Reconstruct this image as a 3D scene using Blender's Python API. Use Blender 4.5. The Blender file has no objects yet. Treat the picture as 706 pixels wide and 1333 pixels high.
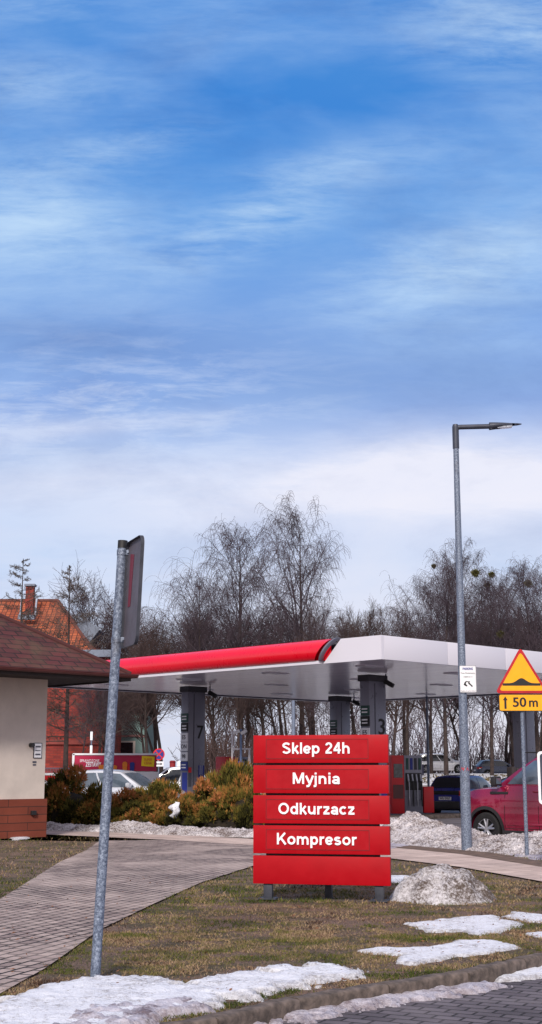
import bpy, math, random
import numpy as np
from mathutils import Vector, Matrix, noise
R = math.radians
random.seed(7)
sc = bpy.context.scene
COL = sc.collection

# ------------------------------------------------------------------ camera
H = 1.7
FPX = 1735.0                      # focal length in photo pixels (706 x 1333)
TH = math.atan(336.5 / FPX)
CT, ST = math.cos(TH), math.sin(TH)
cam_d = bpy.data.cameras.new("Camera")
cam = bpy.data.objects.new("Camera", cam_d)
COL.objects.link(cam)
cam.location = (0, 0, H)
cam.rotation_euler = (math.pi / 2 + TH, 0, 0)
cam_d.sensor_fit = 'VERTICAL'
cam_d.sensor_height = 36
cam_d.lens = 36 * FPX / 1333
cam_d.clip_end = 3000
sc.camera = cam

def ray(px, py):
    a = (px - 353) / FPX; b = (666.5 - py) / FPX
    return (a, CT - b * ST, ST + b * CT)
def G(px, py, z=0.0):
    r = ray(px, py); t = (z - H) / r[2]
    return (r[0] * t, r[1] * t)
def D(px, py, Y):
    r = ray(px, py); t = Y / r[1]
    return (r[0] * t, Y, H + r[2] * t)

# ------------------------------------------------------------------ materials
def lin(c):
    c = c / 255.0
    return c / 12.92 if c <= 0.04045 else ((c + 0.055) / 1.055) ** 2.4
def rgb(r, g, b): return (lin(r), lin(g), lin(b), 1)

class NT:
    def __init__(s, m):
        m.use_nodes = True
        s.t = m.node_tree; s.n = s.t.nodes; s.l = s.t.links
        s.b = s.n.get('Principled BSDF')
    def new(s, t, **k):
        n = s.n.new(t)
        for a, v in k.items(): setattr(n, a, v)
        return n
    def link(s, a, b): s.l.new(a, b)
    def coord(s, kind='Object', scale=(1, 1, 1), rot=(0, 0, 0)):
        c = s.new('ShaderNodeTexCoord'); m = s.new('ShaderNodeMapping')
        m.inputs['Scale'].default_value = scale; m.inputs['Rotation'].default_value = rot
        s.link(c.outputs[kind], m.inputs['Vector']); return m.outputs[0]
    def noise(s, vec, scale, detail=5, rough=.6, dist=0):
        n = s.new('ShaderNodeTexNoise'); n.inputs['Scale'].default_value = scale
        n.inputs['Detail'].default_value = detail; n.inputs['Roughness'].default_value = rough
        n.inputs['Distortion'].default_value = dist
        if vec is not None: s.link(vec, n.inputs['Vector'])
        return n.outputs['Fac']
    def ramp(s, fac, stops):
        r = s.new('ShaderNodeValToRGB'); e = r.color_ramp.elements
        while len(e) < len(stops): e.new(.5)
        for i, (p, c) in enumerate(stops):
            e[i].position = p; e[i].color = c if hasattr(c, '__len__') else (c, c, c, 1)
        s.link(fac, r.inputs[0]); return r.outputs[0]
    def mix(s, f, a, b, mode='MIX'):
        m = s.new('ShaderNodeMix', data_type='RGBA', blend_type=mode)
        for sock, v in ((m.inputs[0], f), (m.inputs[6], a), (m.inputs[7], b)):
            if hasattr(v, 'is_linked') or isinstance(v, bpy.types.NodeSocket): s.link(v, sock)
            else: sock.default_value = v
        return m.outputs[2]
    def math(s, op, a, b=None, c=None, clamp=False):
        m = s.new('ShaderNodeMath', operation=op); m.use_clamp = clamp
        for i, v in enumerate((a, b, c)):
            if v is None: continue
            if isinstance(v, bpy.types.NodeSocket): s.link(v, m.inputs[i])
            else: m.inputs[i].default_value = v
        return m.outputs[0]
    def bump(s, h, strength=.3, dist=.02):
        b = s.new('ShaderNodeBump'); b.inputs['Strength'].default_value = strength
        b.inputs['Distance'].default_value = dist
        s.link(h, b.inputs['Height']); s.link(b.outputs[0], s.b.inputs['Normal'])

def mat(name, c, rough=.6, metal=0, var=.12, vs=2.0, bump=0.0, bs=60, coat=0, spec=.5):
    m = bpy.data.materials.new(name); t = NT(m)
    v = t.coord('Object')
    n = t.noise(v, vs, 6)
    dark = tuple(x * (1 - var * 1.6) for x in c[:3]) + (1,); light = tuple(min(1, x * (1 + var)) for x in c[:3]) + (1,)
    t.link(t.ramp(n, [(.3, dark), (.7, light)]), t.b.inputs['Base Color'])
    t.link(t.ramp(t.noise(v, vs * 4, 4), [(.3, max(0, rough - .08)), (.7, min(1, rough + .1))]), t.b.inputs['Roughness'])
    t.b.inputs['Metallic'].default_value = metal
    t.b.inputs['Specular IOR Level'].default_value = spec
    if coat: t.b.inputs['Coat Weight'].default_value = coat; t.b.inputs['Coat Roughness'].default_value = .05
    if bump: t.bump(t.noise(v, bs, 5), bump, .01)
    return m

MT = {}
MT['red_panel'] = mat('red_sign_paint', rgb(166, 0, 18), .5, var=.09, vs=1.6, spec=.2)
MT['red_rim'] = mat('dark_red_rim', rgb(112, 0, 12), .5, var=.05)
MT['red_in'] = mat('red_insert', rgb(163, 0, 19), .45, var=.08, vs=3, spec=.25)
MT['white_letter'] = mat('white_lettering', rgb(240, 240, 246), .5, var=.02)
MT['black'] = mat('black_print', rgb(18, 16, 18), .6, var=.1)
MT['dark_metal'] = mat('dark_grey_metal', rgb(62, 64, 74), .5, .3, var=.2, vs=8)
MT['plastic_dark'] = mat('dark_plastic', rgb(34, 33, 36), .55, var=.2)
MT['steel'] = mat('light_steel', rgb(160, 162, 172), .4, .6, var=.12, vs=8)
MT['white_metal'] = mat('white_metal', rgb(212, 210, 218), .45, 0, var=.06)
MT['fascia'] = mat('fascia_white', rgb(212, 209, 220), .4, 0, var=.02, vs=.3)
MT['fascia_red'] = mat('fascia_red', rgb(222, 8, 34), .3, 0, var=.05, vs=.7, coat=.4)
MT['column'] = mat('column_grey', rgb(122, 122, 136), .32, .2, var=.06, vs=1.2)
MT['column_dark'] = mat('column_groove', rgb(84, 84, 96), .5, .2, var=.1)
MT['column_cap'] = mat('column_cap', rgb(52, 50, 58), .6, var=.1)
MT['blue'] = mat('blue_print', rgb(24, 40, 130), .5, var=.1)
MT['dgreen'] = mat('dark_green_print', rgb(12, 62, 56), .5, var=.1)
MT['white'] = mat('white_paint', rgb(228, 228, 234), .5, var=.05)
MT['red'] = mat('red_print', rgb(200, 14, 28), .45, var=.08)
MT['magenta'] = mat('magenta_print', rgb(176, 8, 66), .5, var=.06)
MT['yellow'] = mat('yellow_print', rgb(250, 214, 20), .5, var=.04)
MT['orange'] = mat('orange_print', rgb(228, 130, 30), .5, var=.15, vs=30)
MT['sign_amber'] = mat('amber_sign_film', rgb(240, 166, 0), .4, var=.05, vs=3)
MT['glass'] = mat('dark_glass', rgb(22, 26, 32), .08, 0, var=.1, spec=.9)
MT['glass_l'] = mat('pale_reflecting_glass', rgb(86, 98, 112), .06, 0, var=.25, vs=2, spec=1)
MT['tyre'] = mat('tyre_rubber', rgb(24, 23, 25), .8, var=.2, vs=12)
MT['rim'] = mat('alloy_rim', rgb(178, 178, 186), .35, .7, var=.1)
MT['carred'] = mat('car_paint_cherry', rgb(146, 18, 58), .28, .35, var=.06, vs=1.2, coat=1)
MT['carblue'] = mat('car_paint_navy', rgb(26, 42, 130), .3, .3, var=.1, vs=1.2, coat=1)
MT['carsilver'] = mat('car_paint_silver', rgb(205, 208, 218), .3, .3, var=.06, vs=1.2, coat=.8)
MT['carwhite'] = mat('car_paint_white', rgb(224, 224, 232), .3, .1, var=.06, vs=1.2, coat=.8)
MT['cardark'] = mat('car_paint_slate', rgb(58, 66, 88), .3, .3, var=.1, coat=.8)
MT['tail'] = mat('tail_light_red', rgb(170, 16, 20), .2, 0, var=.2, vs=20, coat=1)
MT['lens'] = mat('headlight_lens', rgb(180, 185, 195), .12, .3, var=.3, vs=20, coat=1)
MT['cream'] = mat('cream_render', rgb(204, 192, 184), .85, var=.13, vs=.9, bump=.3, bs=90)
MT['fascia_brown'] = mat('brown_gutter', rgb(88, 40, 40), .45, var=.15, vs=3)
MT['soffit_dark'] = mat('dark_soffit', rgb(44, 36, 36), .8, var=.15)
MT['zinc'] = mat('zinc_sheet', rgb(108, 116, 132), .5, .4, var=.2, vs=1)
MT['greenwall'] = mat('green_plaster', rgb(124, 150, 148), .85, var=.2, vs=.6)
MT['kerb'] = mat('kerb_concrete', rgb(98, 86, 80), .95, var=.5, vs=9, bump=1.0, bs=28)
MT['bark'] = mat('bark_brown', rgb(60, 48, 46), .95, var=.4, vs=3, bump=.6, bs=12)
MT['twig'] = mat('twigs_brown', rgb(66, 54, 62), .95, var=.3, vs=.8)
MT['twig_dark'] = mat('twigs_dark', rgb(66, 50, 48), .95, var=.35, vs=.8)
MT['larch'] = mat('larch_twigs', rgb(84, 72, 66), .95, var=.35, vs=.8)
MT['mistle'] = mat('mistletoe_green', rgb(92, 88, 44), .9, var=.35, vs=4)
MT['hedge'] = mat('hedge_brown', rgb(92, 78, 44), .95, var=.4, vs=4)

def galvanised():
    m = bpy.data.materials.new('galvanised_steel'); t = NT(m)
    v = t.coord('Object', (1, 1, .9))
    vo = t.new('ShaderNodeTexVoronoi'); vo.inputs['Scale'].default_value = 60; t.link(v, vo.inputs['Vector'])
    n = t.noise(v, 44, 7, .85)
    n2 = t.noise(v, 3.5, 5, .7)
    c = t.ramp(n, [(.40, rgb(54, 62, 80)), (.50, rgb(106, 117, 138)), (.60, rgb(168, 178, 196))])
    c = t.mix(t.ramp(vo.outputs['Distance'], [(.1, .0), (.6, .35)]), c, rgb(88, 98, 118))
    c = t.mix(t.ramp(n2, [(.55, 0.), (.75, .5)]), c, rgb(92, 84, 84))
    t.link(c, t.b.inputs['Base Color'])
    t.b.inputs['Metallic'].default_value = .25; t.b.inputs['Roughness'].default_value = .55
    t.bump(n, .3, .004); return m
MT['galv'] = galvanised()

def soffit():
    m = bpy.data.materials.new('soffit_panels'); t = NT(m)
    v = t.coord('UV')
    br = t.new('ShaderNodeTexBrick'); br.offset = 0
    br.inputs['Scale'].default_value = 1; br.inputs['Brick Width'].default_value = 6.2; br.inputs['Row Height'].default_value = .3
    br.inputs['Mortar Size'].default_value = .012; br.inputs['Mortar Smooth'].default_value = .3
    br.inputs['Color1'].default_value = rgb(226, 216, 228); br.inputs['Color2'].default_value = rgb(214, 205, 220)
    br.inputs['Mortar'].default_value = rgb(150, 140, 156)
    t.link(v, br.inputs['Vector']); t.link(br.outputs['Color'], t.b.inputs['Base Color'])
    t.b.inputs['Roughness'].default_value = .2; t.b.inputs['Specular IOR Level'].default_value = .9; return m
MT['soffit'] = soffit()

def bricks(name, c1, c2, mo, w, h, ms, rough=.9, kind='UV', rot=0, bumpk=.5, var=.4, vs=1.5, off=.5, scale=1, wear=None):
    m = bpy.data.materials.new(name); t = NT(m)
    v = t.coord(kind, (scale,) * 3, (0, 0, rot))
    nd = t.new('ShaderNodeTexNoise'); nd.inputs['Scale'].default_value = 3.0 / max(w, h) * .3; t.link(v, nd.inputs['Vector'])
    mv = t.new('ShaderNodeVectorMath', operation='MULTIPLY_ADD')
    t.link(nd.outputs['Color'], mv.inputs[0]); mv.inputs[1].default_value = (h * .12,) * 3; t.link(v, mv.inputs[2])
    br = t.new('ShaderNodeTexBrick'); br.offset = off
    for k, x in (('Scale', 1), ('Brick Width', w), ('Row Height', h), ('Mortar Size', ms), ('Mortar Smooth', .4), ('Bias', -.2)):
        br.inputs[k].default_value = x
    br.inputs['Color1'].default_value = c1; br.inputs['Color2'].default_value = c2; br.inputs['Mortar'].default_value = mo
    t.link(mv.outputs[0], br.inputs['Vector'])
    n = t.noise(v, vs, 7, .65)
    c = t.mix(1.0, br.outputs['Color'], t.ramp(n, [(.28, 1 - var), (.72, 1 + 0.0)]), 'MULTIPLY')
    if wear:
        c = t.mix(t.ramp(t.noise(v, wear[1], 5, .6, .5), [(.45, 0.), (.68, wear[2])]), c, wear[0])
    t.link(c, t.b.inputs['Base Color']); t.b.inputs['Roughness'].default_value = rough
    hh = t.math('MULTIPLY_ADD', t.noise(v, vs * 25, 4), .25, t.math('SUBTRACT', 1.0, br.outputs['Fac']))
    t.bump(hh, bumpk, .02); return m
MT['brickred'] = bricks('red_brickwork', rgb(160, 58, 46), rgb(118, 40, 38), rgb(100, 58, 54), .5, .17, .014, bumpk=.3, var=.45, vs=.9)
MT['rooforange'] = bricks('orange_roof_tiles', rgb(196, 102, 62), rgb(152, 70, 46), rgb(98, 46, 34), .34, .38, .04, bumpk=.7, var=.45, vs=.5, off=0, wear=(rgb(110, 72, 56), .25, .6))
MT['roofbrown'] = bricks('brown_shingles', rgb(94, 40, 42), rgb(70, 28, 32), rgb(26, 12, 14), .48, .26, .022, bumpk=.9, var=.45, vs=1.2, wear=(rgb(84, 66, 50), 1.3, .6))
MT['plinth'] = bricks('terracotta_plinth', rgb(128, 60, 42), rgb(112, 50, 36), rgb(70, 38, 30), 1.2, .2, .012, bumpk=.3, var=.25, vs=2)
MT['pathpave'] = bricks('path_pavers', rgb(176, 158, 152), rgb(128, 110, 108), rgb(32, 24, 24), .24, .15, .019, kind='Object', rot=R(-71), bumpk=.9, var=.45, vs=.9, wear=(rgb(206, 186, 178), .5, .55))
MT['walkpave'] = bricks('walkway_slabs', rgb(214, 192, 182), rgb(194, 172, 164), rgb(120, 100, 94), .5, .5, .012, kind='Object', rot=R(-45), bumpk=.3, var=.35, vs=.8, wear=(rgb(140, 118, 108), .5, .5))
MT['roadpave'] = bricks('road_pavers', rgb(108, 100, 108), rgb(80, 72, 80), rgb(34, 28, 32), .22, .14, .013, kind='Object', rot=R(28), bumpk=.8, var=.5, vs=1.4, wear=(rgb(128, 120, 124), .8, .5))

def asphalt():
    m = bpy.data.materials.new('wet_asphalt'); t = NT(m); v = t.coord('Object')
    c = t.mix(t.ramp(t.noise(v, .35, 5), [(.4, 0.), (.65, .8)]), rgb(92, 88, 94), rgb(128, 122, 128))
    c = t.mix(t.ramp(t.noise(v, 80, 3), [(.4, 0.), (.7, .4)]), c, rgb(60, 56, 60))
    t.link(c, t.b.inputs['Base Color'])
    t.link(t.ramp(t.noise(v, .5, 3), [(.4, .45), (.6, .85)]), t.b.inputs['Roughness'])
    t.bump(t.noise(v, 60, 3), .3, .01); return m
MT['asphalt'] = asphalt()

def ground():
    m = bpy.data.materials.new('winter_turf'); t = NT(m); v = t.coord('Object')
    n1 = t.noise(v, 1.1, 7, .7, .4); n2 = t.noise(v, 14, 6, .75); n3 = t.noise(v, 70, 4, .7)
    c = t.mix(t.ramp(n1, [(.44, 0.), (.56, 1.)]), rgb(160, 128, 114), rgb(98, 88, 58))
    c = t.mix(t.ramp(n2, [(.45, 0.), (.66, .85)]), c, rgb(164, 140, 116))
    c = t.mix(t.ramp(n3, [(.40, .95), (.56, 0.)]), c, rgb(44, 34, 26))
    far = t.new('ShaderNodeSeparateXYZ'); t.link(v, far.inputs[0])
    # patches of old snow lying on the rising ground beyond the forecourt
    vs = t.coord('Object', (.10, .55, 1))
    sn = t.ramp(t.noise(vs, 1.6, 6, .65), [(.43, 0.), (.47, 1.)])
    d = t.math('MULTIPLY', sn, t.ramp(t.math('MULTIPLY', far.outputs[1], .005), [(.33, 0.), (.37, 1.)]))
    c = t.mix(d, c, rgb(226, 226, 234))
    t.link(c, t.b.inputs['Base Color']); t.b.inputs['Roughness'].default_value = .95
    t.bump(t.math('ADD', n2, n3), 1.0, .05); return m
MT['ground'] = ground()

def snow(name, dirt, ice=0.0, fine=30, clean=rgb(232, 234, 244), dcol=rgb(96, 80, 72), w=.45):
    m = bpy.data.materials.new(name); t = NT(m); v = t.coord('Object')
    n1 = t.noise(v, 2.2, 6, .65); n2 = t.noise(v, fine, 6, .85)
    f = t.math('ADD', t.math('MULTIPLY', n1, w), t.math('MULTIPLY', n2, 1 - w))
    lo = .62 - dirt * .16
    c = t.ramp(f, [(lo - .08, clean), (lo, t_mix(clean, dcol, .40)), (lo + .07, dcol)])
    at = t.new('ShaderNodeAttribute'); at.attribute_name = 'edge'
    e = t.math('MULTIPLY', at.outputs['Fac'], t.ramp(n2, [(.35, .3), (.6, 1.)]))
    c = t.mix(t.math('MULTIPLY', e, .8), c, t_mix(clean, dcol, .75))
    t.link(c, t.b.inputs['Base Color']); t.b.inputs['Roughness'].default_value = .75 - ice
    t.bump(t.math('ADD', n2, t.noise(v, fine * 3, 3)), .7, .03); return m
def t_mix(a, b, f): return tuple(x * (1 - f) + y * f for x, y in zip(a, b))
MT['snow'] = snow('clean_snow', .30, fine=18, w=.35)
MT['snow_dirty'] = snow('dirty_snow', .92, fine=26, w=.42, clean=rgb(226, 222, 228), dcol=rgb(84, 70, 62))
MT['snow_grit'] = snow('gritty_snow', .84, fine=24, w=.3, clean=rgb(226, 220, 224), dcol=rgb(92, 76, 70))
MT['snow_slush'] = snow('slush', .62, .35, fine=14, w=.5, clean=rgb(204, 200, 212), dcol=rgb(116, 100, 104))

def attr_mat(name, stops, rough=.9, attr='tint', trans=0):
    m = bpy.data.materials.new(name); t = NT(m)
    a = t.new('ShaderNodeAttribute'); a.attribute_name = attr
    t.link(t.ramp(a.outputs['Fac'], stops), t.b.inputs['Base Color']); t.b.inputs['Roughness'].default_value = rough
    t.b.inputs['Specular IOR Level'].default_value = .2
    return m
MT['blade'] = attr_mat('grass_blades', [(0, rgb(58, 68, 24)), (.3, rgb(94, 96, 44)), (.48, rgb(116, 102, 66)), (.75, rgb(160, 136, 110)), (.9, rgb(140, 112, 92)), (1, rgb(66, 46, 36))])
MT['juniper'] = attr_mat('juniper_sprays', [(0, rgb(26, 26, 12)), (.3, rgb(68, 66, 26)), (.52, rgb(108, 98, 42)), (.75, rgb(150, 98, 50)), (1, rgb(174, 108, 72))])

# ------------------------------------------------------------------ mesh builder
class MB:
    def __init__(s): s.v = []; s.f = []; s.uv = []; s.attr = []; s.has_uv = False
    def quadf(s, pts, uv=None):
        i = len(s.v); s.v += [tuple(p) for p in pts]; s.f.append(tuple(range(i, i + len(pts))))
        s.uv.append(uv)
        if uv: s.has_uv = True
        return s
    def grid(s, P, closed=False):
        """P: rows x cols of points"""
        r, c = len(P), len(P[0]); i = len(s.v)
        for row in P: s.v += [tuple(p) for p in row]
        for a in range(r - 1):
            for b in range(c - 1 if not closed else c):
                b2 = (b + 1) % c
                s.f.append((i + a * c + b, i + a * c + b2, i + (a + 1) * c + b2, i + (a + 1) * c + b)); s.uv.append(None)
        return s
    def box(s, c, sz, rz=0, rx=0, ry=0, bev=0):
        hx, hy, hz = sz[0] / 2, sz[1] / 2, sz[2] / 2
        M = Matrix.Translation(c) @ Matrix.Rotation(rz, 4, 'Z') @ Matrix.Rotation(ry, 4, 'Y') @ Matrix.Rotation(rx, 4, 'X')
        if bev <= 0 or bev * 2.2 > min(sz):
            P = [M @ Vector((x * hx, y * hy, z * hz)) for x in (-1, 1) for y in (-1, 1) for z in (-1, 1)]
            i = len(s.v); s.v += [tuple(p) for p in P]
            for f in ((0, 1, 3, 2), (4, 6, 7, 5), (0, 4, 5, 1), (2, 3, 7, 6), (0, 2, 6, 4), (1, 5, 7, 3)):
                s.f.append(tuple(i + k for k in f)); s.uv.append(None)
            return s
        import bmesh
        bm = bmesh.new(); bmesh.ops.create_cube(bm, size=1)
        for v in bm.verts: v.co = Vector((v.co.x * sz[0], v.co.y * sz[1], v.co.z * sz[2]))
        bmesh.ops.bevel(bm, geom=bm.edges[:], offset=bev, segments=2, affect='EDGES', profile=.6)
        i = len(s.v)
        for v in bm.verts: s.v.append(tuple(M @ v.co))
        bm.verts.index_update()
        for f in bm.faces: s.f.append(tuple(i + v.index for v in f.verts)); s.uv.append(None)
        bm.free(); return s
    def tube(s, pts, rad, n=8, cap=True):
        pts = [Vector(p) for p in pts]
        if not hasattr(rad, '__len__'): rad = [rad] * len(pts)
        i = len(s.v); up0 = None
        for k, p in enumerate(pts):
            d = (pts[min(k + 1, len(pts) - 1)] - pts[max(k - 1, 0)]).normalized()
            if up0 is None:
                ref = Vector((0, 0, 1)) if abs(d.z) < .9 else Vector((1, 0, 0))
            else: ref = up0
            a = d.cross(ref)
            if a.length < 1e-5: a = d.cross(Vector((1, 0, 0)))
            a.normalize(); b = a.cross(d).normalized(); up0 = b
            for q in range(n):
                w = 2 * math.pi * q / n
                s.v.append(tuple(p + (a * math.cos(w) + b * math.sin(w)) * rad[k]))
        for k in range(len(pts) - 1):
            for q in range(n):
                q2 = (q + 1) % n
                s.f.append((i + k * n + q, i + k * n + q2, i + (k + 1) * n + q2, i + (k + 1) * n + q)); s.uv.append(None)
        if cap:
            s.f.append(tuple(i + q for q in range(n))[::-1]); s.uv.append(None)
            e = i + (len(pts) - 1) * n
            s.f.append(tuple(e + q for q in range(n))); s.uv.append(None)
        return s
    def prism(s, poly, fn0, fn1):
        """closed outline poly (list of 2D) mapped by fn0 / fn1 to the two end caps"""
        n = len(poly); i = len(s.v)
        s.v += [tuple(fn0(p)) for p in poly] + [tuple(fn1(p)) for p in poly]
        s.f.append(tuple(i + k for k in range(n))); s.uv.append(None)
        s.f.append(tuple(i + n + k for k in range(n))[::-1]); s.uv.append(None)
        for k in range(n):
            k2 = (k + 1) % n
            s.f.append((i + k, i + n + k, i + n + k2, i + k2)); s.uv.append(None)
        return s
    def build(s, name, m, parent=None, smooth=None, loc=None, rz=0):
        me = bpy.data.meshes.new(name); me.from_pydata(s.v, [], s.f); me.update()
        if s.has_uv:
            ul = me.uv_layers.new(name='UVMap'); k = 0
            for f, u in zip(s.f, s.uv):
                for q in range(len(f)):
                    ul.data[k].uv = u[q] if u else (0, 0); k += 1
        me.materials.append(MT[m] if isinstance(m, str) else m)
        import bmesh
        bm = bmesh.new(); bm.from_mesh(me)
        if len(me.polygons) < 60000: bmesh.ops.recalc_face_normals(bm, faces=bm.faces[:])
        bm.to_mesh(me); bm.free()
        if smooth:
            me.polygons.foreach_set('use_smooth', [True] * len(me.polygons))
            me.set_sharp_from_angle(angle=R(smooth))
        o = bpy.data.objects.new(name, me); COL.objects.link(o)
        if parent: o.parent = parent
        if loc: o.location = loc
        if rz: o.rotation_euler.z = rz
        return o

def tag(o, label=None, cat=None, group=None, kind=None):
    if label: o['label'] = label
    if cat: o['category'] = cat
    if group: o['group'] = group
    if kind: o['kind'] = kind
    return o
def empty(name, loc, rz=0, label=None, cat=None, group=None):
    o = bpy.data.objects.new(name, None); COL.objects.link(o); o.location = loc; o.rotation_euler.z = rz
    o.empty_display_size = .1
    return tag(o, label, cat, group)
def copy_tree(o, parent=None):
    c = o.copy(); COL.objects.link(c); c.parent = parent
    for ch in list(o.children): copy_tree(ch, c)
    return c

TEXTS = []
def text(body, size, loc, parent, m='black', rot=(math.pi / 2, 0, 0), bold=.0, ext=.002, sx=1.0, name='lettering', spacing=1.0, width=None):
    cu = bpy.data.curves.new(name, 'FONT'); cu.body = body; cu.size = size; cu.align_x = 'CENTER'; cu.align_y = 'CENTER'
    cu.offset = min(bold * .4, .0028); cu.extrude = ext; cu.resolution_u = 3; cu.space_character = spacing
    o = bpy.data.objects.new(name, cu); COL.objects.link(o)
    TEXTS.append((o, loc, parent, m, rot, sx, name, width, bold))
def flush_texts():
    bpy.context.view_layer.update(); dg = bpy.context.evaluated_depsgraph_get()
    out = []
    for (o, *_) in TEXTS:
        me = bpy.data.meshes.new_from_object(o.evaluated_get(dg))
        out.append(me)
    for (o, loc, parent, m, rot, sx, name, width, bold), me in zip(TEXTS, out):
        if width:
            xs = [v.co.x for v in me.vertices]; sx = width / (max(xs) - min(xs))
            c = (max(xs) + min(xs)) / 2
            for v in me.vertices: v.co.x -= c
        if bold:
            nv = len(me.vertices); vs = [v.co.copy() for v in me.vertices]; fs = [tuple(p.vertices) for p in me.polygons]; V2 = []; F2 = []
            for k, (dx, dy) in enumerate(((0, 0), (-bold, 0), (bold, 0), (0, bold * .6), (0, -bold * .6))):
                V2 += [(v.x + dx, v.y + dy, v.z + .0004 * k) for v in vs]; F2 += [tuple(i + k * nv for i in f) for f in fs]
            me = bpy.data.meshes.new(name); me.from_pydata(V2, [], F2); me.update()
        me.materials.clear(); me.materials.append(MT[m]); me.name = name
        bpy.data.objects.remove(o)
        n = bpy.data.objects.new(name, me); COL.objects.link(n); n.parent = parent
        n.location = loc; n.rotation_euler = rot; n.scale = (sx, 1, 1)

def arc(cx, cy, rx, ry, a0, a1, n=14):
    return [(cx + rx * math.cos(R(a0 + (a1 - a0) * k / n)), cy + ry * math.sin(R(a0 + (a1 - a0) * k / n))) for k in range(n + 1)]
ELL = lambda cx, cy, rx, ry: arc(cx, cy, rx, ry, 0, 360, 26) + ['c']
GL = {   # grotesque letters as stroke centre lines: (advance, strokes)
    'l': (.25, [[(.125, 0), (.125, .72)]]), 'i': (.25, [[(.125, 0), (.125, .52)], [(.125, .60), (.125, .72)]]),
    'j': (.25, [[(.125, .52), (.125, -.06), (.10, -.125), (.0, -.14)], [(.125, .60), (.125, .72)]]),
    'k': (.53, [[(.12, 0), (.12, .72)], [(.13, .17), (.43, .52)], [(.24, .31), (.47, 0)]]),
    'e': (.55, [[(.10, .255), (.45, .255)], arc(.275, .26, .19, .20, 2, 322, 24)]),
    'p': (.60, [[(.12, -.20), (.12, .52)], ELL(.31, .26, .18, .20)]), 'd': (.60, [[(.48, 0), (.48, .72)], ELL(.285, .26, .18, .20)]),
    'h': (.60, [[(.12, 0), (.12, .72)], arc(.295, .27, .175, .185, 180, 0) + [(.47, 0)]]),
    'n': (.60, [[(.12, 0), (.12, .52)], arc(.295, .27, .175, .185, 180, 0) + [(.47, 0)]]),
    'm': (.88, [[(.12, 0), (.12, .52)], arc(.28, .28, .16, .175, 180, 0) + [(.44, 0)], arc(.60, .28, .16, .175, 180, 0) + [(.76, 0)]]),
    'u': (.60, [[(.48, .52), (.48, 0)], [(.12, .52)] + arc(.295, .25, .175, .185, 180, 360)]),
    'r': (.40, [[(.12, 0), (.12, .52)], arc(.30, .27, .18, .19, 180, 72, 8)]),
    'a': (.55, [arc(.27, .315, .165, .14, 160, 0) + [(.435, .06), (.46, 0)], ELL(.265, .155, .165, .095)]),
    'z': (.49, [[(.05, .455), (.42, .455)], [(.40, .43), (.10, .09)], [(.05, .065), (.44, .065)]]),
    'c': (.55, [arc(.28, .26, .19, .20, 42, 318, 22)]), 'o': (.60, [ELL(.30, .26, .20, .20)]),
    's': (.54, [arc(.265, .37, .15, .088, 22, 262) + arc(.27, .155, .165, .10, 78, -158)]),
    'S': (.66, [arc(.33, .535, .20, .125, 18, 258) + arc(.33, .205, .22, .145, 74, -160)]),
    'M': (.84, [[(.13, 0), (.13, .72)], [(.71, 0), (.71, .72)], [(.15, .70), (.42, .05)], [(.69, .70), (.42, .05)]]),
    'y': (.53, [[(.05, .52), (.28, .03)], [(.49, .52), (.27, -.04), (.21, -.125), (.08, -.14)]]),
    'O': (.78, [ELL(.39, .36, .28, .295)]), 'K': (.72, [[(.13, 0), (.13, .72)], [(.14, .22), (.60, .72)], [(.31, .42), (.64, 0)]]),
    '2': (.56, [arc(.28, .50, .165, .155, 170, -28) + [(.12, .10)], [(.07, .065), (.48, .065)]]),
    '4': (.56, [[(.38, 0), (.38, .72)], [(.36, .68), (.08, .22)], [(.04, .215), (.51, .215)]]), ' ': (.28, [])}
def letters(body, cap, width, cx, cz, y, parent, m='white_letter', sw=.126, th=.012):
    b = MB(); tot = sum(GL[c][0] for c in body) - .12; u = cap / .72; kx = width / tot; x0 = cx - width / 2 - .06 * kx; n = 0
    for ch in body:
        adv, strokes = GL[ch]
        if ch == ' ': b.build('lettering', m, parent); b = MB()
        for st in strokes:
            closed = st[-1] == 'c'; P = [Vector((x0 + p[0] * kx, cz + (p[1] - .36) * u)) for p in (st[:-2] if closed else st)]
            h = sw / 2 * (kx * .5 + u * .5); N = len(P); yy = y - th - .0004 * (n % 9); n += 1; rows = []
            for i, p in enumerate(P):
                a = P[(i - 1) % N] if (closed or i) else None; c = P[(i + 1) % N] if (closed or i < N - 1) else None
                d0 = (p - a).normalized() if a is not None and (p - a).length > 1e-6 else None; d1 = (c - p).normalized() if c is not None and (c - p).length > 1e-6 else None
                d0 = d0 or d1; d1 = d1 or d0; t = (d0 + d1).normalized(); nr = Vector((-t.y, t.x)); k = h / max(.6, nr.dot(Vector((-d0.y, d0.x))))
                L, Rr = p + nr * k, p - nr * k
                rows.append([(L.x, yy, L.y), (Rr.x, yy, Rr.y), (Rr.x, y + .0015, Rr.y), (L.x, y + .0015, L.y)])
            if closed: rows.append(rows[0])
            b.grid(rows, closed=True)
            if not closed: b.quadf(rows[0]); b.quadf(rows[-1])
        x0 += adv * kx
    return b.build('lettering', m, parent)
def rrect(w, h, r, n=5):
    P = []
    for cx, cy, a0 in ((w / 2 - r, h / 2 - r, 0), (-w / 2 + r, h / 2 - r, 90), (-w / 2 + r, -h / 2 + r, 180), (w / 2 - r, -h / 2 + r, 270)):
        for k in range(n + 1):
            a = R(a0 + 90 * k / n); P.append((cx + r * math.cos(a), cy + r * math.sin(a)))
    return P
def plate(mb, poly, y0, y1, cx=0, cz=0):
    return mb.prism(poly, lambda p: (cx + p[0], y0, cz + p[1]), lambda p: (cx + p[0], y1, cz + p[1]))

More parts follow.
